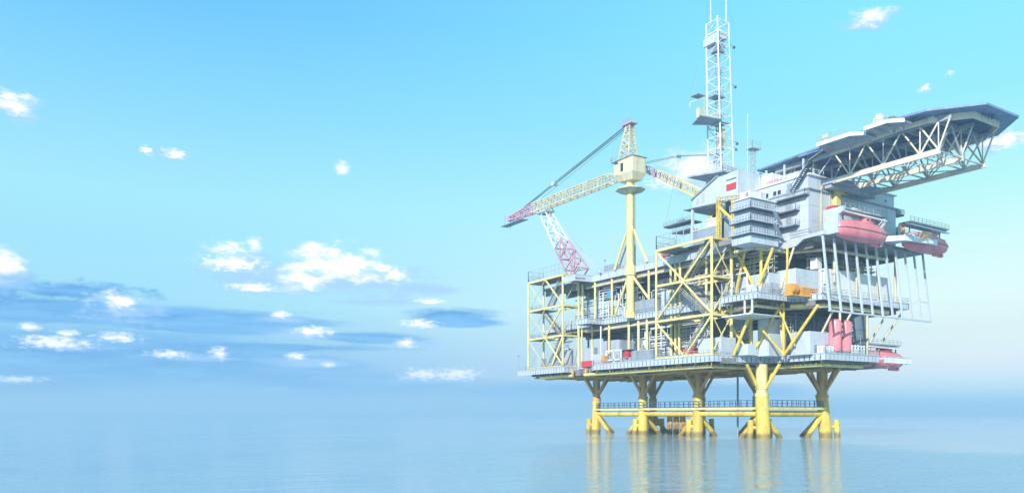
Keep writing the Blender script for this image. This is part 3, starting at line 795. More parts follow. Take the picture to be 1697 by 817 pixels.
MB().sideprism([(-14.6, 47.95), (-14.3, 48.7), (-12.6, 48.7), (-12.2, 47.95)], 4.9, 7.6).build('cover', 'redbox', wb, bevel=.1)
MB().tube((5, -14.9, 48.2), (7.8, -14.9, 48.2), .3).build('drum', 'dark', wb)
wl_ = thing('winch', 'pair of white winch drums on top of the first davit', 'winch', (14, -14, 48))
MB().tube((11.4, -14.2, 48.5), (12.8, -14.2, 48.5), .55, n=14).build('drum', 'white', wl_, smooth=True); MB().tube((15.2, -14.2, 48.3), (16.6, -14.2, 48.3), .45, n=14).build('drum', 'white', wl_, smooth=True)
MB().box(11.2, 13, -14.8, -13.6, 47.9, 48.2).box(15, 16.8, -14.8, -13.6, 47.9, 48.2).box(13.2, 14.6, -14.6, -13.8, 47.9, 48.6).build('base', 'offwhite', wl_)

# jutting platform between the boats
jp = thing('boarding_platform', 'pale wedge shaped boarding platform jutting between the two upper lifeboats', 'platform', (30, -13, 43))
MB().prism([(21.8, -13.0), (25.5, -17.4), (36.5, -18.5), (36.5, -17.6), (27.4, -17.5), (27.4, -13.0)], 43.2, 43.8).build('floor', 'offwhite', jp)
MB().fascia([(21.8, -13.0), (25.5, -17.4), (36.5, -18.5)], 43.25, 44.2, 1.4, .05).build('edge_beam', 'white', jp)
MB().rail([(25.5, -17.4), (30.5, -17.9)], 44.3, 1.2, 1.3).build('railing', 'offwhite', jp)
MB().box(22.5, 28, -12.8, -9.6, 43.9, 47.2).build('shelter', 'offwhite', jp)
for lab, x, y, z, m_ in (('white canister lashed on the boarding platform beside the orange frame', 28.6, -17.2, 43.85, 'white'),):
    c_ = thing('life_raft_canister', lab, 'canister', (x, y, z)); MB().tube((x - .9, y, z + .7), (x + .9, y, z + .7), .5, n=14).build('shell', m_, c_, smooth=True); MB().box(x - .7, x + .7, y - .5, y + .5, z, z + .3).build('cradle', 'grey', c_)
oc = thing('equipment_basket', 'cream and orange ribbed equipment basket on the boarding platform', 'basket', (33, -15, 43.8))
ob = MB()
for k in range(5): ob.box(31.3, 34.6, -18.3, -17.6, 43.85 + k * .42, 44.1 + k * .42)
ob.build('slats', 'cream', oc); MB().box(31.5, 34.4, -18.25, -17.65, 43.9, 45.8).build('body', 'orange', oc)
rs = thing('mooring_light', 'orange red post on the corner of the boarding platform', 'post', (26, -16.8, 43.8))
MB().tube((26.2, -16.6, 43.8), (26.2, -16.6, 46.2), .22).build('pole', 'orange', rs); MB().lathe(26.2, -16.6, [(.3, 46.2), (.35, 46.5), (.15, 46.9)], 12).build('lamp', 'redbox', rs)

# guide frame of leaning white posts
gf = thing('fender_frame', 'row of tall leaning white posts joined by a bottom rail on the right side', 'fender frame', (22, -13.5, 26.5))
for i in range(11):
    x = 3.1 + i * 3.72
    MB().beam((x, -12.9 - .0, 42.6), (x + .2, -14.6, 26.5), .42, .34).build('post', 'offwhite', gf)
MB().beam((2.9, -14.6, 26.5), (40.8, -14.6, 26.5), .4, .34).beam((3.7, -14.0, 31.8), (3.7, -11.8, 31.8), .2).beam((7.7, -14.0, 31.8), (3.9, -11.8, 31.2), .14).beam((11.6, -14.0, 31.9), (7.6, -11.9, 31.4), .14).build('bottom_rail', 'offwhite', gf)
MB().beam((37.3, -14.1, 31.6), (37.2, -11.6, 30.4), .18).beam((22.5, -14.2, 30.2), (22.3, -11.6, 30.2), .18).beam((37, -14.1, 31.0), (41, -14.1, 31.0), .18).build('tie_bar', 'offwhite', gf)

# ------------------------------------------------------------------ pedestal crane (near the left)
CX, CY = -4.3, 39.2
cr = thing('pedestal_crane', 'pedestal crane on a thick yellow column with a lattice boom reaching left', 'crane', (CX, CY, 30))
MB().lathe(CX, CY, [(.9, 30.8), (1.05, 31), (1.05, 66)], 24).build('column', 'pale_yellow', cr, smooth=True)
MB().lathe(CX, CY, [(1.5, 41.0), (1.5, 43.5)], 8).build('clamp', 'pale_yellow', cr); MB().lathe(CX, CY, [(1.45, 29.9), (1.45, 31.4)], 8).build('clamp', 'pale_yellow', cr)
for a_, b_ in (((CX, CY + 1.5, 52.5), (CX + .4, CY + 6.8, 43.6)), ((CX, CY - .8, 53.5), (CX + .4, CY - 6.0, 43.6)), ((CX, CY + .7, 41.0), (-3, 47.4, 30.8)), ((CX, CY - .7, 41.0), (-3, 33.8, 34.6))):
    MB().tube(a_, b_, .33, n=10).build('stay', 'pale_yellow', cr, smooth=True)
lp = MB()
for z in range(0, 30): lp.box(CX - .35, CX + .35, CY - 1.5, CY - 1.42, 44.5 + z * .62, 44.58 + z * .62)
for dx in (-.35, .35): lp.beam((CX + dx, CY - 1.46, 44), (CX + dx, CY - 1.46, 63), .07)
lp.build('ladder', 'grating', cr)
MB().lathe(CX, CY, [(1.3, 62.2), (3.9, 63.1), (3.9, 63.35), (1.1, 63.36)], 8).build('platform', 'cream', cr)
cab = MB()
cab.quadbox([(CX - 1.6, CY - 2.6, 65.2), (CX + 1.6, CY - 2.6, 65.2), (CX + 1.6, CY + 2.8, 65.6), (CX - 1.6, CY + 2.8, 65.6), (CX - 2.3, CY - 3.4, 67.0), (CX + 2.3, CY - 3.4, 67.0), (CX + 2.3, CY + 3.9, 67.3), (CX - 2.3, CY + 3.9, 67.3)])
cab.box(CX - 2.3, CX + 2.3, CY - 3.4, CY + 2.4, 67.0, 71.0).box(CX - 2.31, CX - .2, CY + 2.4, CY + 3.9, 67.3, 70.2)
cbo = cab.build('machinery_house', 'cream', cr, bevel=.12)
MB().box(CX - 2.4, CX - 2.31, CY + .2, CY + 1.1, 67.9, 70.0).build('window', 'glass', cbo)
MB().box(CX - 2.6, CX + 2.6, CY - 3.6, CY + 4.9, 71.0, 71.2).build('roof_plate', 'midgrey', cbo)
MB().rail([(CX - 2.5, CY - 3.5), (CX - 2.5, CY + 4.8), (CX + 2.5, CY + 4.8)], 71.2, 1.1, 1.2, .04).build('roof_railing', 'grey', cbo)
mast = MB().lattice((CX, CY + 1.0, 71.2), (CX, CY + .3, 80.2), 3.0, 4.2, 7, .15, 1.1, 1.4, .09)
mo = mast.build('mast', 'cream', cr)
MB().box(CX - 1.2, CX + 1.2, CY - 1.6, CY + 2.2, 80.2, 80.4).rail([(CX - 1.1, CY - 1.5), (CX - 1.1, CY + 2.1)], 80.4, 1.1, 1.2).beam((CX, CY - .2, 80.4), (CX, CY - .2, 82.4), .06).box(CX - .5, CX + .5, CY - .2, CY + 1.2, 79.4, 80.2).build('mast_head', 'magenta', mo)
bo = MB().lattice((CX, CY + 3.6, 67.8), (CX, CY + 9, 68.1), 1.6, 1.2, 2, .12, 1.9, 2.6, .07).lattice((CX, CY + 9, 68.1), (CX, 84, 68.3), 1.9, 2.6, 22, .13, 1.9, 2.7, .07)
boo = bo.build('boom', 'cream', cr)
MB().lattice((CX, 84, 68.3), (CX, 97.6, 67.9), 1.9, 2.7, 7, .14, 1.2, 1.1, .08).box(CX - .6, CX + .6, 97, 98.6, 67.3, 68.8).build('boom_tip', 'magenta', boo)
MB().box(CX - 1.3, CX + 1.3, 89, 101.4, 66.0, 66.15).beam((CX, 96.5, 67.8), (CX, 98.5, 66.1), .15).beam((CX, 100.9, 66.1), (CX, 100.9, 69.8), .08).tube((CX, 97.6, 66), (CX, 97.6, 64.9), .25).build('tip_platform', 'midgrey', boo)
pc = MB()
for dx in (-.55, -.3, .3, .55):
    pc.beam((CX + dx, CY + 1.0, 80.3), (CX + dx * .8, 73.2, 73.2), .09)
    pc.beam((CX + dx * .8, 73.2, 73.2), (CX + dx, 92.6 + dx * 3, 69.2), .09)
for dx in (-.7, .7): pc.beam((CX + dx, CY + 1.0, 79.9), (CX + dx, 83.8, 70.0), .06)
pc.build('pendant_ropes', 'cable', cr)
MB().tube((CX - .7, 73.2, 73.2), (CX + .7, 73.2, 73.2), .65, n=14).build('sheave_block', 'offwhite', cr, smooth=True)

# boom rest
br = thing('boom_rest', 'inclined lattice boom rest, red at its foot and white above, holding the crane boom', 'boom rest', (-4.3, 60, 44))
MB().lattice((CX, 69.5, 54.6), (CX, 77.6, 65.4), 3.0, 3.4, 4, .17, 2.4, 2.6, .1).build('upper_lattice', 'white', br)
MB().lattice((CX, 61.0, 44.4), (CX, 69.5, 54.6), 3.4, 5.2, 3, .2, 3.0, 3.4, .13).build('lower_lattice', 'magenta', br)
MB().box(CX - 1.6, CX + 1.6, 75.2, 80.4, 65.5, 65.9).beam((CX - 1.3, 76, 65.9), (CX - 1.3, 76, 66.9), .25).beam((CX + 1.3, 76, 65.9), (CX + 1.3, 76, 66.9), .25).build('cradle', 'grey', br)
MB().beam((CX, 51.5, 43.6), (CX, 66.8, 57.5), .7, .2).beam((CX - .8, 52.0, 44.8), (CX - .8, 66.6, 58.4), .08).build('access_stair', 'offwhite', br)

# ------------------------------------------------------------------ second crane, behind the drill floor
c2_ = thing('lattice_crane', 'second crane with a yellow and white lattice boom rising from behind the derrick', 'crane', (9, 23, 43))
MB().lathe(9, 23, [(1.2, 42.7), (1.2, 58.5)], 18).build('column', 'yellow', c2_, smooth=True)
MB().box(7, 11, 20.5, 25.5, 58.5, 62.3).build('machinery_house', 'offwhite', c2_, bevel=.1)
MB().lattice((9, 22.6, 62.3), (9, 21, 69.8), 2.6, 3.2, 4, .14, 1, 1).build('mast', 'white', c2_)
b2 = MB().lattice((9, 25.6, 60.4), (9, 33.5, 65.0), 1.7, 2.1, 5, .13, None, None, .08).build('boom', 'pale_yellow', c2_)
MB().lattice((9, 33.5, 65.0), (9, 43, 70.5), 1.7, 2.1, 7, .13, None, None, .08).build('boom_section', 'cream', b2)
MB().lattice((9, 43, 70.5), (9, 48.6, 73.7), 1.7, 2.1, 4, .13, 1.2, 1.2, .08).build('boom_tip', 'magenta', b2)
p2 = MB()
for dx in (-.5, .5): p2.beam((9 + dx, 21, 69.7), (9 + dx, 35.5, 73.4), .1); p2.beam((9 + dx, 35.5, 73.4), (9 + dx, 48.6, 75.0), .1)
p2.build('pendant_ropes', 'cable', c2_)
MB().tube((8.2, 35.5, 73.4), (9.8, 35.5, 73.4), .45, n=12).build('sheave_block', 'grey', c2_, smooth=True)

# ------------------------------------------------------------------ derrick
dk = thing('derrick', 'tall slender white lattice derrick with whip aerials on top', 'derrick', (3, 15.5, 62))
def dcor(z):
    t_ = (z - 63) / 35.5; lean = -1.2 * t_; a = 4.3 - .5 * t_; x0, y0 = 2.0 + lean, 14.0
    return [(x0, y0), (x0 + a, y0), (x0 + a, y0 + a * .95), (x0, y0 + a * .95)]
ztop = 98.6; n = 13
for k in range(4):
    a, b_ = dcor(62.5)[k], dcor(ztop + (.6 if k == 0 else 0))[k]
    MB().tube((*a, 62.5), (*b_, ztop + (.6 if k == 0 else 0)), .2 if k in (0, 3) else .13, n=8).build('leg', 'white', dk, smooth=True)
lt = MB()
for i in range(n + 1):
    z = 63 + (ztop - 63) * i / n; c = dcor(z)
    for k in range(4): 
        if k != 1 or i % 2: lt.beam((*c[k], z), (*c[(k + 1) % 4], z), .13)
    if i < n:
        z2 = 63 + (ztop - 63) * (i + 1) / n; d = dcor(z2)
        for k in range(4):
            a, b_ = (c[k], d[(k + 1) % 4]) if (i + k) % 2 else (c[(k + 1) % 4], d[k])
            lt.beam((*a, z), (*b_, z2), .11)
lt.build('lattice', 'white', dk)
t0 = dcor(98)
MB().box(t0[0][0] + .3, t0[1][0] - .2, 14.4, 17.2, 94.6, 96.2).box(t0[0][0] - .3, t0[0][0] + 1.6, 14.6, 18.2, 93.2, 95.0).build('crown_block', 'offwhite', dk)
MB().box(t0[0][0] + .6, t0[1][0] - .6, 14.6, 17, 91.5, 93.2).tube((t0[0][0] + 1.6, 15.6, 91.5), (t0[0][0] + 2.4, 15.6, 70), .22).tube((t0[0][0] + 2.3, 15.6, 91.5), (t0[0][0] + 3.0, 15.6, 72), .16).tube((t0[0][0] + 1.9, 16.6, 91.5), (t0[0][0] + 2.6, 16.6, 66), .14).build('travelling_block', 'midgrey', dk)
MB().box(3.2, 4.6, 15, 16.2, 68.5, 73.4).build('top_drive', 'cream', dk)
for x, y, z0 in ((t0[0][0] - .2, 16, ztop - .5), (t0[1][0] - .6, 14.3, ztop - .5)):
    wp = MB()
    for k in range(5): wp.tube((x, y, z0 + k * 2.6), (x, y, z0 + k * 2.6 + 2.3), .12, n=6); wp.tube((x, y, z0 + k * 2.6 + 2.3), (x, y, z0 + k * 2.6 + 2.6), .05, n=6)
    wp.build('whip_aerial', 'white', dk)
mk = MB().prism([(-4.6, 14.2), (1.6, 13.2), (2.2, 17), (-2.0, 19.5)], 74.5, 74.75).build('monkey_board', 'midgrey', dk)
MB().rail([(-4.6, 14.2), (1.0, 13.4)], 74.75, 1.3, 1.2, .04).beam((-3.4, 14.2, 74.8), (-3.4, 14.2, 79), .12).beam((-3.4, 14.2, 79), (-6.0, 16.2, 78.0), .14).beam((-6.0, 16.2, 78.0), (-6.0, 16.2, 76.8), .14).box(-3.9, -3.0, 15.2, 16.2, 74.75, 77.0).build('hoist_frame', 'cream', mk)
for b6 in ((-1.6, 1.0, 18, 20.4, 81.6, 81.8), (0.6, 3.8, 14.4, 17, 80.6, 80.8), (2, 5, 14.2, 17.4, 74.5, 74.7)): MB().box(*b6).build('ladder_platform', 'midgrey', dk)
for z, s_ in ((93.4, 1), (84.0, 1), (70.5, 1), (69, .7)):
    c = dcor(z)[1]; lf = MB().beam((c[0], c[1], z), (c[0] + 1.4 * s_, c[1] - .2, z - .2), .07).box(c[0] + 1.1 * s_, c[0] + 1.6 * s_, c[1] - .45, c[1], z - .7, z - .25)
    lf.build('floodlight', 'dark', dk)
bp_ = MB().prism([(1.0, 12.6), (9.6, 12.0), (9.8, 20.4), (-2.6, 20.6)], 62.0, 62.4).build('base_platform', 'midgrey', dk)
MB().rail([(-2.4, 20.4), (1.0, 12.6), (9.6, 12.1)], 62.4, 1.3, 1.2, .05).box(1.0, 9.4, 12.7, 12.9, 62.4, 63.6).build('railing', 'offwhite', bp_)
sb = MB()
for x, y in ((2.6, 14.2), (7.6, 14.0), (7.4, 18.6), (2.4, 18.6)): sb.beam((x, y, 55.5), (x, y, 62), .6)
sb.beam((2.6, 14.2, 56), (7.6, 14, 62), .3).beam((2.6, 14.2, 62), (2.4, 18.6, 56), .3).prism([(3.2, 14.6), (6.8, 14.6), (6.8, 18), (3.2, 18)], 56, 62)
sb.build('substructure', 'offwhite', dk)
gy = MB(); gy.beam((-1.8, 17.6, 90), (-3, 27.5, 52.0), .05).beam((-1, 18, 72), (-3, 22, 52), .04).build('guy_wire', 'grey', dk)

# drill floor house
df = thing('drill_floor_house', 'white drill floor house with a sloping roof and open shelter below the derrick', 'module', (1, 12, 43))
MB().sideprism([(18.2, 54.2), (18.2, 56.0), (10.4, 59.4), (4.4, 59.6), (4.4, 53.2), (8.6, 53.4)], -3, 5).build('wall', 'offwhite', df)
MB().sideprism([(18.6, 55.9), (18.6, 56.3), (10.4, 59.9), (10.4, 59.5)], -3.4, -2.6).sideprism([(20.9, 54.0), (20.9, 54.2), (8.2, 53.5), (8.2, 53.2)], -3.6, 6).build('roof', 'midgrey', df)
MB().box(-3.08, -3.0, 16.2, 17.2, 54.6, 56.0).box(-3.08, -3.0, 14.4, 15.4, 54.8, 56.8).build('window', 'grey', df)
MB().beam((-3, 18.3, 43.6), (-3, 18.3, 54.1), .55).beam((5, 18.3, 43.6), (5, 18.3, 54.1), .5).beam((-3, 8.6, 43.6), (-3, 8.6, 53.4), .5).build('post', 'offwhite', df)
MB().box(-3.2, 4, 8.8, 18.5, 43.6, 48.4).box(-3.25, -3.15, 3, 8.8, 43.6, 49.6).box(-3.2, 4.5, .6, 3.0, 43.6, 47).build('wind_wall', 'midgrey', df)
MB().rail([(-3.3, 18.5), (-3.3, 8.9)], 48.4, 1.3, 1.3, .05).build('railing', 'white', df)
MB().box(-.5, 3, 10, 16.5, 48.4, 50.6).tube((0, 9.8, 51), (0, 17, 51.2), .3).box(-1.6, -.8, 11.4, 12.2, 48.4, 51.4).tube((-1.6, 9.6, 49), (-1.6, 9.6, 53.2), .35).tube((-2.2, 10.4, 48.6), (-2.2, 10.8, 52.8), .3).build('pipework', 'white', df)
MB().box(3.4, 5, 9, 18, 48.4, 53.2).build('back_panel', 'dark', df)
sg = thing('sign_board', 'green, white and red striped board on the drill floor house wall', 'sign', (-3.1, 6.4, 57))
MB().box(-3.16, -3.06, 4.9, 7.7, 57.05, 57.75).build('white_band', 'white', sg); MB().box(-3.16, -3.06, 4.9, 7.7, 57.76, 58.1).build('green_band', 'green', sg); MB().box(-3.16, -3.06, 4.9, 7.7, 55.6, 57.04).build('red_band', 'redbox', sg)

pd = thing('pipe_deck_walkway', 'dark cantilevered walkway jutting left from the drill floor house', 'walkway', (-2, 22, 51))
MB().prism([(-3.4, 18.8), (-3.4, 27.8), (-1.4, 27.8), (.6, 18.8)], 51.2, 51.5).prism([(-3.2, 18.6), (-3.2, 25.2), (0, 24), (.5, 18.6)], 49.2, 49.45).build('floor', 'dark', pd)
MB().rail([(-3.4, 18.8), (-3.4, 27.8)], 51.5, .9, 1.2, .04).rail([(-3.2, 18.6), (-3.2, 25)], 49.5, .9, 1.2, .04).tube((-2.5, 21.5, 51.9), (-2.5, 23.5, 51.9), .4).build('railing', 'midgrey', pd)

# yellow portal frame
pf = thing('portal_frame', 'yellow lattice portal frame standing beside the walkway module', 'frame', (-5.8, 5, 43))
for y in (7.5, 3.1): MB().lattice((-5.8, y, 43.4), (-5.8, y, 53.2 if y > 5 else 52.4), .7, .7, 14, .08).build('lattice_post', 'yellow', pf)
MB().lattice((-5.8, 7.8, 53.4), (-5.8, -.6, 52.2), .8, .8, 11, .08).build('lattice_beam', 'cream', pf)
MB().tube((-5.8, 7.5, 51.6), (-5.8, 3.1, 47.6), .34, n=8).beam((-5.8, 6, 53), (-5.8, 7.5, 51.6), .2).beam((-5.8, 4.4, 52.8), (-5.8, 3.1, 51.2), .2).build('brace', 'yellow', pf)

# radio mast
rm = thing('radio_mast', 'thin grey lattice mast with a small railed top platform right of the derrick', 'mast', (2, 4, 54))
MB().tube((1.5, 5.6, 54), (1.5, 5.6, 68), .12).build('pole', 'cream', rm)
MB().lattice((2.8, 5.2, 54), (2.8, 5.2, 65.4), 1.0, 1.0, 13, .05).build('lattice', 'grey', rm)
MB().box(1.4, 4.4, 4.2, 6.2, 65.4, 65.55).rail([(1.4, 6.2), (1.4, 4.2), (4.4, 4.2)], 65.6, 1.4, 1.0, .03).build('top_platform', 'grey', rm)
MB().tube((1.5, 5.6, 65), (1.5, 5.6, 73.5), .09).build('aerial', 'white', rm)

# ------------------------------------------------------------------ equipment
def cabin(name, label, cat, x0, x1, y0, y1, z0, z1, mat, ribs=0, door=None, grp=None):
    T = thing(name, label, cat, ((x0 + x1) / 2, (y0 + y1) / 2, z0), grp)
    MB().box(x0, x1, y0, y1, z0, z1).build('body', mat, T, bevel=.06)
    if ribs:
        m = MB(); n_ = max(2, int((y1 - y0) / ribs))
        for i in range(n_ + 1): y = y0 + (y1 - y0) * i / n_; m.box(x0 - .07, x0 + .01, y - .05, y + .05, z0, z1)
        n_ = max(2, int((x1 - x0) / ribs))
        for i in range(n_ + 1): x = x0 + (x1 - x0) * i / n_; m.box(x - .05, x + .05, y0 - .07, y0 + .01, z0, z1)
        m.build('ribs', mat, T)
    if door: MB().box(*door).build('door', 'midgrey', T)
    return T

cabin('equipment_container', 'long pale blue grey container wall behind the leaning white posts', 'container', 9.8, 34.6, -8.6, -4.6, 30.1, 36.9, 'white')
cabin('equipment_container', 'pale container with its plain side beside the orange machine', 'container', 1.6, 9.6, -7.4, 1.5, 30.1, 36.3, 'offwhite')
cabin('junction_box', 'small pale box on top of the container at the fender frame', 'box', 8.8, 10.6, -7.3, -5.6, 36.9, 39.4, 'white')
cabin('equipment_box', 'pale windowless box behind the near stair tower on the middle deck', 'box', -2.2, 4, 18.2, 29.9, 30.1, 35.8, 'offwhite')
cabin('equipment_box', 'pale box behind the corner braces on the middle deck', 'box', -2.3, 6.5, -3.4, 5, 30.1, 35.6, 'offwhite', door=(-2.4, -2.3, .5, 1.6, 30.1, 32.4))
cabin('machine_enclosure', 'ribbed dark grey panel enclosure on the middle deck edge beside the crane column', 'enclosure', -3.4, 0, 31.2, 39.6, 30.7, 34.2, 'midgrey', 2.0)
cabin('machine_enclosure', 'grey cylindrical topped enclosure by the middle deck railing at the corner', 'enclosure', -3.2, -.4, -4.7, -1.8, 30.1, 33.2, 'grey', 1.0)
cabin('equipment_container', 'white container with a dark door on the lower deck at the near stair tower', 'container', -6.8, -2, 5.9, 12.9, 17.95, 22.2, 'offwhite', door=(-6.88, -6.8, 6.6, 7.3, 18, 20.2))
cabin('equipment_container', 'pale container standing left of the two red pressure tanks', 'container', 5.5, 12.4, -8.0, -3, 17.95, 23.0, 'offwhite', door=(7.0, 7.9, -8.08, -8, 18, 20.1))
cabin('control_box', 'low white control box on the lower deck before the pale container', 'box', 7.0, 10.5, -10.2, -8.8, 17.95, 19.7, 'white', .9)
cabin('switch_house', 'white house with small round portholes behind the corner braces of the lower deck', 'house', 2.2, 8.5, .2, 3.3, 18, 26.3, 'offwhite')
cabin('storage_box', 'pale box with pipes on the lower deck beside the near stair tower', 'box', -2.6, 0.2, 2.0, 5.0, 18.1, 20.6, 'offwhite')
cabin('machine_enclosure', 'large grey enclosure behind the far stair tower on the lower deck', 'enclosure', -3.0, 3, 56, 72, 17.95, 23.6, 'grey', 3)
cabin('machine_enclosure', 'grey enclosure with a tall door behind the red chest on the lower deck', 'enclosure', -2.4, 3, 45.8, 55.2, 17.95, 25.0, 'grey', door=(-2.48, -2.4, 46.4, 47.4, 18, 21))
cabin('machine_skid', 'pair of dark grey machine skids on the lower deck beside the white frame', 'skid', -7.2, -4.4, 27.4, 35.4, 17.95, 21.0, 'midgrey', 2.2)
cabin('machine_skid', 'long low dark grey skid behind the lower deck railing', 'skid', -6.8, -4.6, 36, 48.5, 17.95, 19.5, 'midgrey', 1.6)
cabin('storage_chest', 'red chest on the lower deck near the far stair tower', 'chest', -7.0, -4.4, 51.6, 56.6, 17.95, 19.6, 'redbox')
cabin('storage_chest', 'red chest inside the foot of the near stair tower', 'chest', -7.2, -4.6, 13.6, 17.6, 18.1, 20.3, 'redbox')
cabin('supply_basket', 'slatted white basket on the lower deck between two yellow columns', 'basket', -8.2, -5.6, 45.8, 50.0, 17.95, 21.0, 'offwhite', .6)
cabin('switch_cabinet', 'dark grey cabinet cluster on the far end of the lower deck', 'cabinet', -8.4, -6, 66, 70.5, 17.95, 19.9, 'midgrey', 1.2)
cabin('switch_cabinet', 'blue grey upright cabinet at the far left end of the lower deck', 'cabinet', -8.4, -6.6, 74, 76.2, 17.95, 21.4, 'grey', .8)
cabin('roof_plant', 'white plant room on the upper deck beside the crane stays', 'plant room', -2, 3, 20.5, 30.5, 43.0, 45.6, 'white', 2)
cabin('roof_plant', 'grey low plant room on the upper deck beside the boom rest', 'plant room', -1.5, 3, 48.2, 53.4, 43.0, 46.0, 'midgrey', 2)
cabin('roof_plant', 'red generator box on the upper deck behind the near stair tower', 'generator', -2.6, -.6, 26.6, 29.4, 43.0, 45.4, 'redbox', .9)
cabin('roof_plant', 'stepped white box on the living quarters roof by the mast', 'plant room', 4, 9, .8, 5.6, 56.25, 59.2, 'white', 1.7)
cabin('roof_plant', 'low white box on the living quarters roof under the helideck tip', 'plant room', 5, 10, -5.5, -2.4, 56.25, 57.9, 'white', 1.4)
cabin('roof_plant', 'small white box with a door on the walkway module roof', 'plant room', -8.4, -5.4, -3.8, -1.2, 50.35, 52.2, 'white', 1.2, door=(-8.48, -8.4, -3.2, -2.4, 50.4, 52))
cabin('roof_plant', 'white plant housing between the portal frame and the mast', 'plant room', -2.2, 2.6, 1.4, 5.4, 43.0, 54.6, 'offwhite', 1.4)
cabin('roof_plant', 'brown louvred box on the white roof near the mast', 'plant room', 3.2, 5, -1.2, 1.6, 56.25, 57.3, 'magenta', .6)

# white box frame with the red reel
wf = thing('hose_reel', 'red hose reel in a dark hood beside the white frame on the lower deck', 'hose reel', (-7, 37.6, 18))
MB().tube((-7.3, 37.6, 20.2), (-5.8, 37.6, 20.2), 1.0, n=20).build('reel', 'redbox', wf, smooth=True)
MB().box(-7.0, -5.4, 36.2, 39.4, 21.4, 21.6).box(-5.7, -5.4, 36.2, 39.4, 18, 21.4).box(-7, -5.4, 39.3, 39.5, 18, 21.4).build('hood', 'dark', wf)
wf2 = thing('piping_skid', 'white rectangular piping skid on the lower deck beside the red reel', 'skid', (-7, 42, 18))
fm3 = MB()
for z in (19.2, 21.6): fm3.beam((-7, 39.6, z), (-7, 45.6, z), .4)
for y in (39.6, 42.6, 45.6): fm3.beam((-7, y, 18), (-7, y, 21.6), .4)
fm3.build('frame', 'white', wf2)
MB().tube((-7, 45.6, 20), (-7, 48, 20), .2).tube((-7, 48, 20), (-7, 48, 28.5), .2).build('riser', 'white', wf2)
om_ = thing('orange_pump', 'small orange pump unit on the lower deck edge by the white basket', 'pump', (-8, 46, 18))
MB().tube((-8.6, 45.4, 18.9), (-7.2, 45.4, 18.9), .75, n=14).build('motor', 'orange', om_, smooth=True); MB().box(-8.5, -7.3, 44.7, 46.0, 19.4, 20.4).build('gearbox', 'orange', om_); MB().box(-8.7, -7.1, 44.5, 46.4, 18.02, 18.3).build('base', 'dark', om_)

# orange machine on the middle deck
orm = thing('orange_machine', 'orange winch machine with a ribbed cover on the middle deck edge', 'winch', (3, -7.5, 30.6))
MB().tube((-.6, -7.6, 31.7), (1.2, -7.6, 31.7), 1.1, n=14).box(-1.2, -.6, -8.4, -6.8, 30.15, 32.6).build('drum', 'orange', orm, smooth=True)
cv = MB()
for k in range(4): cv.box(2.0, 7.4, -8.6, -6.6, 30.3 + k * .5, 30.66 + k * .5)
cv.box(2.1, 7.3, -8.5, -6.7, 30.2, 32.2); cv.build('cover', 'orange', orm)
MB().box(-1.4, 7.6, -8.8, -6.4, 30.12, 30.3).build('base', 'ochre', orm)
wt = thing('white_pump_set', 'white pump set with a bent pipe on the middle deck corner behind the railing', 'pump', (-7, -3, 30.6))
MB().box(-7.2, -5.6, -4.4, 0.2, 30.2, 31.6).box(-7.0, -5.8, -3.0, -1.4, 31.6, 32.6).tube((-6.4, -4.6, 30.2), (-6.4, -4.6, 32.2), .2).build('body', 'white', wt, bevel=.08)
MB().tube((-7, 2.6, 30.2), (-7, 2.6, 35.6), .16).tube((-7, 2.6, 35.6), (-7, 5, 35.6), .16).tube((-7, -1.6, 31.5), (-7, -1.6, 35.4), .14).tube((-7, -1.6, 35.4), (-7, 1.2, 35.4), .14).build('pipework', 'white', wt)

# red tanks and big grey tank
for lab, x in (('red upright pressure tank, left one of the pair on the lower deck', 12.6), ('red upright pressure tank beside the big grey tank', 16.3)):
    T = thing('pressure_tank', lab, 'tank', (x, -9.2, 18), 'red upright tanks')
    MB().lathe(x, -9.2, [(.9, 18.6), (1.25, 18.9), (1.32, 19.3), (1.32, 24.9), (1.2, 25.4), (.8, 25.75), (.2, 25.9)], 24).build('vessel', 'red', T, smooth=True)
    MB().box(x - 1.1, x + 1.1, -10.2, -8.2, 18, 18.65).build('plinth', 'midgrey', T)
    vl = MB()
    for z in (24.8, 23.6, 22.4): vl.tube((x + 1.2, -9.6, z), (x + 1.75, -9.9, z), .16)
    vl.build('valve', 'white', T)
gt = thing('storage_tank', 'large dark grey upright tank on the lower deck right of the red tanks', 'tank', (25, -7, 18))
MB().lathe(22.8, -5.8, [(3.6, 18), (3.6, 27.5), (3.2, 28.2)], 40).build('shell', 'tankgrey', gt, smooth=True)
MB().lathe(22.8, -5.8, [(3.66, 20.8), (3.66, 20.95)], 40).lathe(22.8, -5.8, [(3.66, 24), (3.66, 24.15)], 40).build('band', 'dark', gt)
wp_ = thing('white_manifold', 'white valve manifold at the foot of the grey tank by the railing', 'manifold', (19, -10.4, 18))
mm = MB()
for z in (18.6, 19.3, 20.0): mm.tube((16.2, -10.8, z), (20.8, -10.8, z), .17)
for x in (16.3, 17.4, 18.5, 19.6, 20.7): mm.tube((x, -10.8, 18), (x, -10.8, 20.3), .15)
mm.build('pipework', 'white', wp_); MB().box(17.2, 18.2, -11.0, -10.5, 18.1, 19.4).build('control_box', 'white', wp_)
bt = thing('expansion_vessel', 'bright blue round vessel among the white pipes on the middle deck', 'tank', (-1, 50.5, 37))
MB().tube((-2.0, 50.5, 37.8), (.6, 50.5, 37.8), 1.15, n=20).build('shell', 'blue', bt, smooth=True); MB().beam((-1, 50.5, 30.1), (-1, 50.5, 36.7), .4).build('stand', 'offwhite', bt)
vs = thing('exhaust_stack', 'grey square exhaust stack on the upper deck behind the crane column', 'exhaust stack', (0, 43, 43))
MB().box(-2.4, .6, 42.5, 45.8, 42.8, 50.2).build('shell', 'grey', vs, bevel=.2); MB().tube((-1, 44, 50.2), (-1, 44, 51.2), .5).build('outlet', 'midgrey', vs)

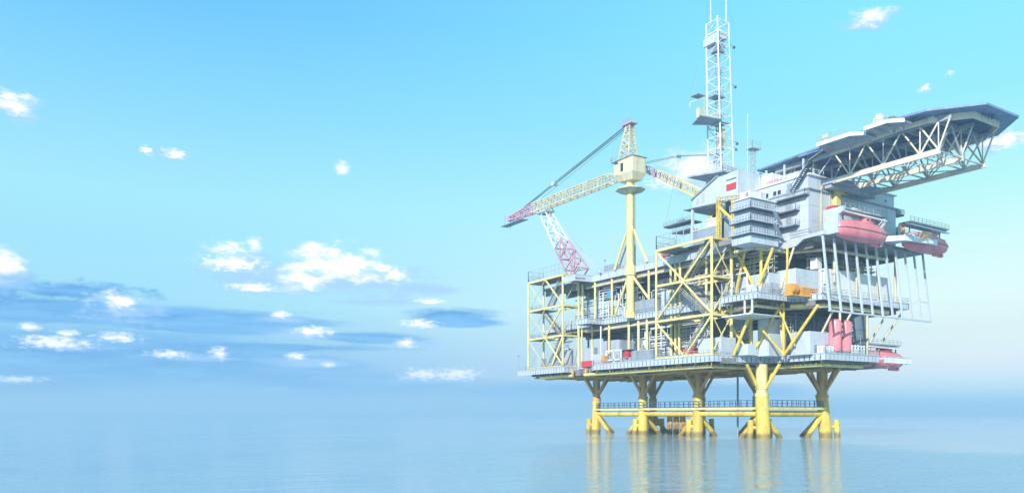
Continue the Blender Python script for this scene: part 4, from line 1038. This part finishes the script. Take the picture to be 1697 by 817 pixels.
# pipe racks: rows of white pipes and risers filling the storeys
def rack(label, x, y0, y1, z0, z1, seed, mat='white', face='x'):
    T = thing('pipe_rack', label, 'pipe rack', (x, (y0 + y1) / 2, z0), 'pipe racks between the decks')
    q = random.Random(seed); hor = MB(); ver = MB(); tray = MB()
    def pt(u, d, z): return (x + d, u, z) if face == 'x' else (u, x + d, z)
    for k in range(int((z1 - z0) / .62)):
        z = z0 + .7 + k * .62 + q.uniform(-.2, .2); a = q.uniform(y0, y0 + (y1 - y0) * .35); b_ = q.uniform(y1 - (y1 - y0) * .35, y1)
        d = q.uniform(0, 1.6); hor.tube(pt(a, d, z), pt(b_, d, z), q.uniform(.07, .2), n=6)
    for k in range(int((y1 - y0) / .62)):
        u = y0 + .4 + k * .62 + q.uniform(-.2, .2); a = q.uniform(z0, z0 + (z1 - z0) * .4); b_ = q.uniform(a + 2, z1)
        d = q.uniform(0, 1.6); ver.tube(pt(u, d, z0 if q.random() < .6 else a), pt(u, d, b_), q.uniform(.06, .18), n=6)
    for k in range(4):
        z = z0 + (z1 - z0) * (k + .7) / 4.3
        tray.beam(pt(y0, .9, z), pt(y1, .9, z), 1.0, .16)
    hor.build('pipes', mat, T, smooth=True); ver.build('risers', mat, T, smooth=True); tray.build('cable_trays', 'grey', T)
    for k in range(q.randint(2, 4)):
        u = q.uniform(y0 + 1, y1 - 1); z = z0 + q.uniform(.2, 5)
        p, r_ = pt(u, 1.0, z), pt(u + q.uniform(1.2, 2.4), 2.2, z + q.uniform(1, 2.2))
        MB().box(min(p[0], r_[0]), max(p[0], r_[0]), min(p[1], r_[1]), max(p[1], r_[1]), z, r_[2]).build('valve_box', q.choice(['offwhite', 'grey', 'midgrey']), T)
rack('white pipe rack around the blue vessel on the middle deck', -1.6, 47, 58, 30.1, 41, 1)
rack('white pipe rack directly behind the crane column on the middle deck', -1.4, 38, 46.5, 30.1, 41, 2)
rack('white pipe rack behind the ribbed dark enclosure on the middle deck', 0.8, 30.5, 38, 30.1, 41, 3, 'offwhite')
rack('white pipe rack behind the far stair tower on the middle deck', 0.5, 59, 70, 30.1, 40, 4, 'offwhite')
rack('white pipe rack behind the two machine skids on the lower deck', -2.0, 26.5, 38, 18, 28.6, 5)
rack('dim pipe rack behind the red reel and white frame on the lower deck', 2.2, 38, 50, 18, 28.6, 6, 'offwhite')
rack('white pipe rack inside the near stair tower on the lower deck', -1.8, 14, 26, 18, 28.6, 7)
rack('brown and grey pipe rack above the pale box behind the near stair tower', -.2, 8, 27, 36, 41.4, 8, 'cream')
rack('pipe rack in the shadow between corner braces on the lower deck', 1.4, 5.6, 12, 18, 28.6, 9, 'offwhite')
rack('dim pipe rack above the containers behind the leaning white posts', -5.0, 10, 34, 37, 41.2, 10, 'cream', 'y')
rack('dim pipe rack between the red tanks and the container on the lower deck', -1.0, 8, 21, 18, 28.6, 11, 'grey', 'y')
rack('dim pipe rack above the pale corner box on the middle deck', -1.4, -4, 7, 35.8, 41.2, 12, 'cream')
rack('white pipe rack behind the far stair tower on the lower deck', -1.0, 70, 79, 18, 28, 13, 'offwhite')

# deck-edge lamps
def lamp(label, x, y, z, h_):
    T = thing('lamp_post', label, 'lamp', (x, y, z), 'lamp posts along the deck edges')
    MB().tube((x, y, z), (x, y, z + h_), .07, n=6).build('pole', 'midgrey', T); MB().box(x - .25, x + .25, y - .25, y + .25, z + h_, z + h_ + .25).build('lamp_head', 'midgrey', T)
lamp('lamp post on the outermost left tip of the lower deck', -9.5, 84.6, 18, 4.6)
lamp('lamp post on the lower deck corner in front of the pale container', 6.9, -10.8, 18, 4.4)
lamp('lamp post in front of the grey tank on the lower deck', 18.8, -11.2, 18, 4.2)
lamp('lamp post on the middle deck beside the orange machine', 5.7, -11.0, 30.6, 4.8)
lamp('lamp post on the middle deck between the first two leaning posts', 9.0, -11.2, 30.6, 4.4)
lamp('lamp post on the upper deck beside the grey plant room', -3.2, 51, 43.5, 3.4)
lamp('lamp post on the living quarters roof beside the louvred box', 3.2, 3.4, 56.2, 3.2)

# ------------------------------------------------------------------ haze
hz = MB().box(-9400, 9400, -9400, 9400, SEA_Z - 1.0, 112.0)
mh = bpy.data.materials.new('haze_air'); mh.use_nodes = True; t = mh.node_tree
for n_ in list(t.nodes):
    if n_.type != 'OUTPUT_MATERIAL': t.nodes.remove(n_)
pv = t.nodes.new('ShaderNodeVolumePrincipled'); pv.inputs['Color'].default_value = (.48, .64, .765, 1)
pv.inputs['Density'].default_value = 0.0005; pv.inputs['Anisotropy'].default_value = 0.0
t.links.new(pv.outputs[0], [n_ for n_ in t.nodes if n_.type == 'OUTPUT_MATERIAL'][0].inputs['Volume'])
tag(hz.build('haze', mh), kind='stuff')
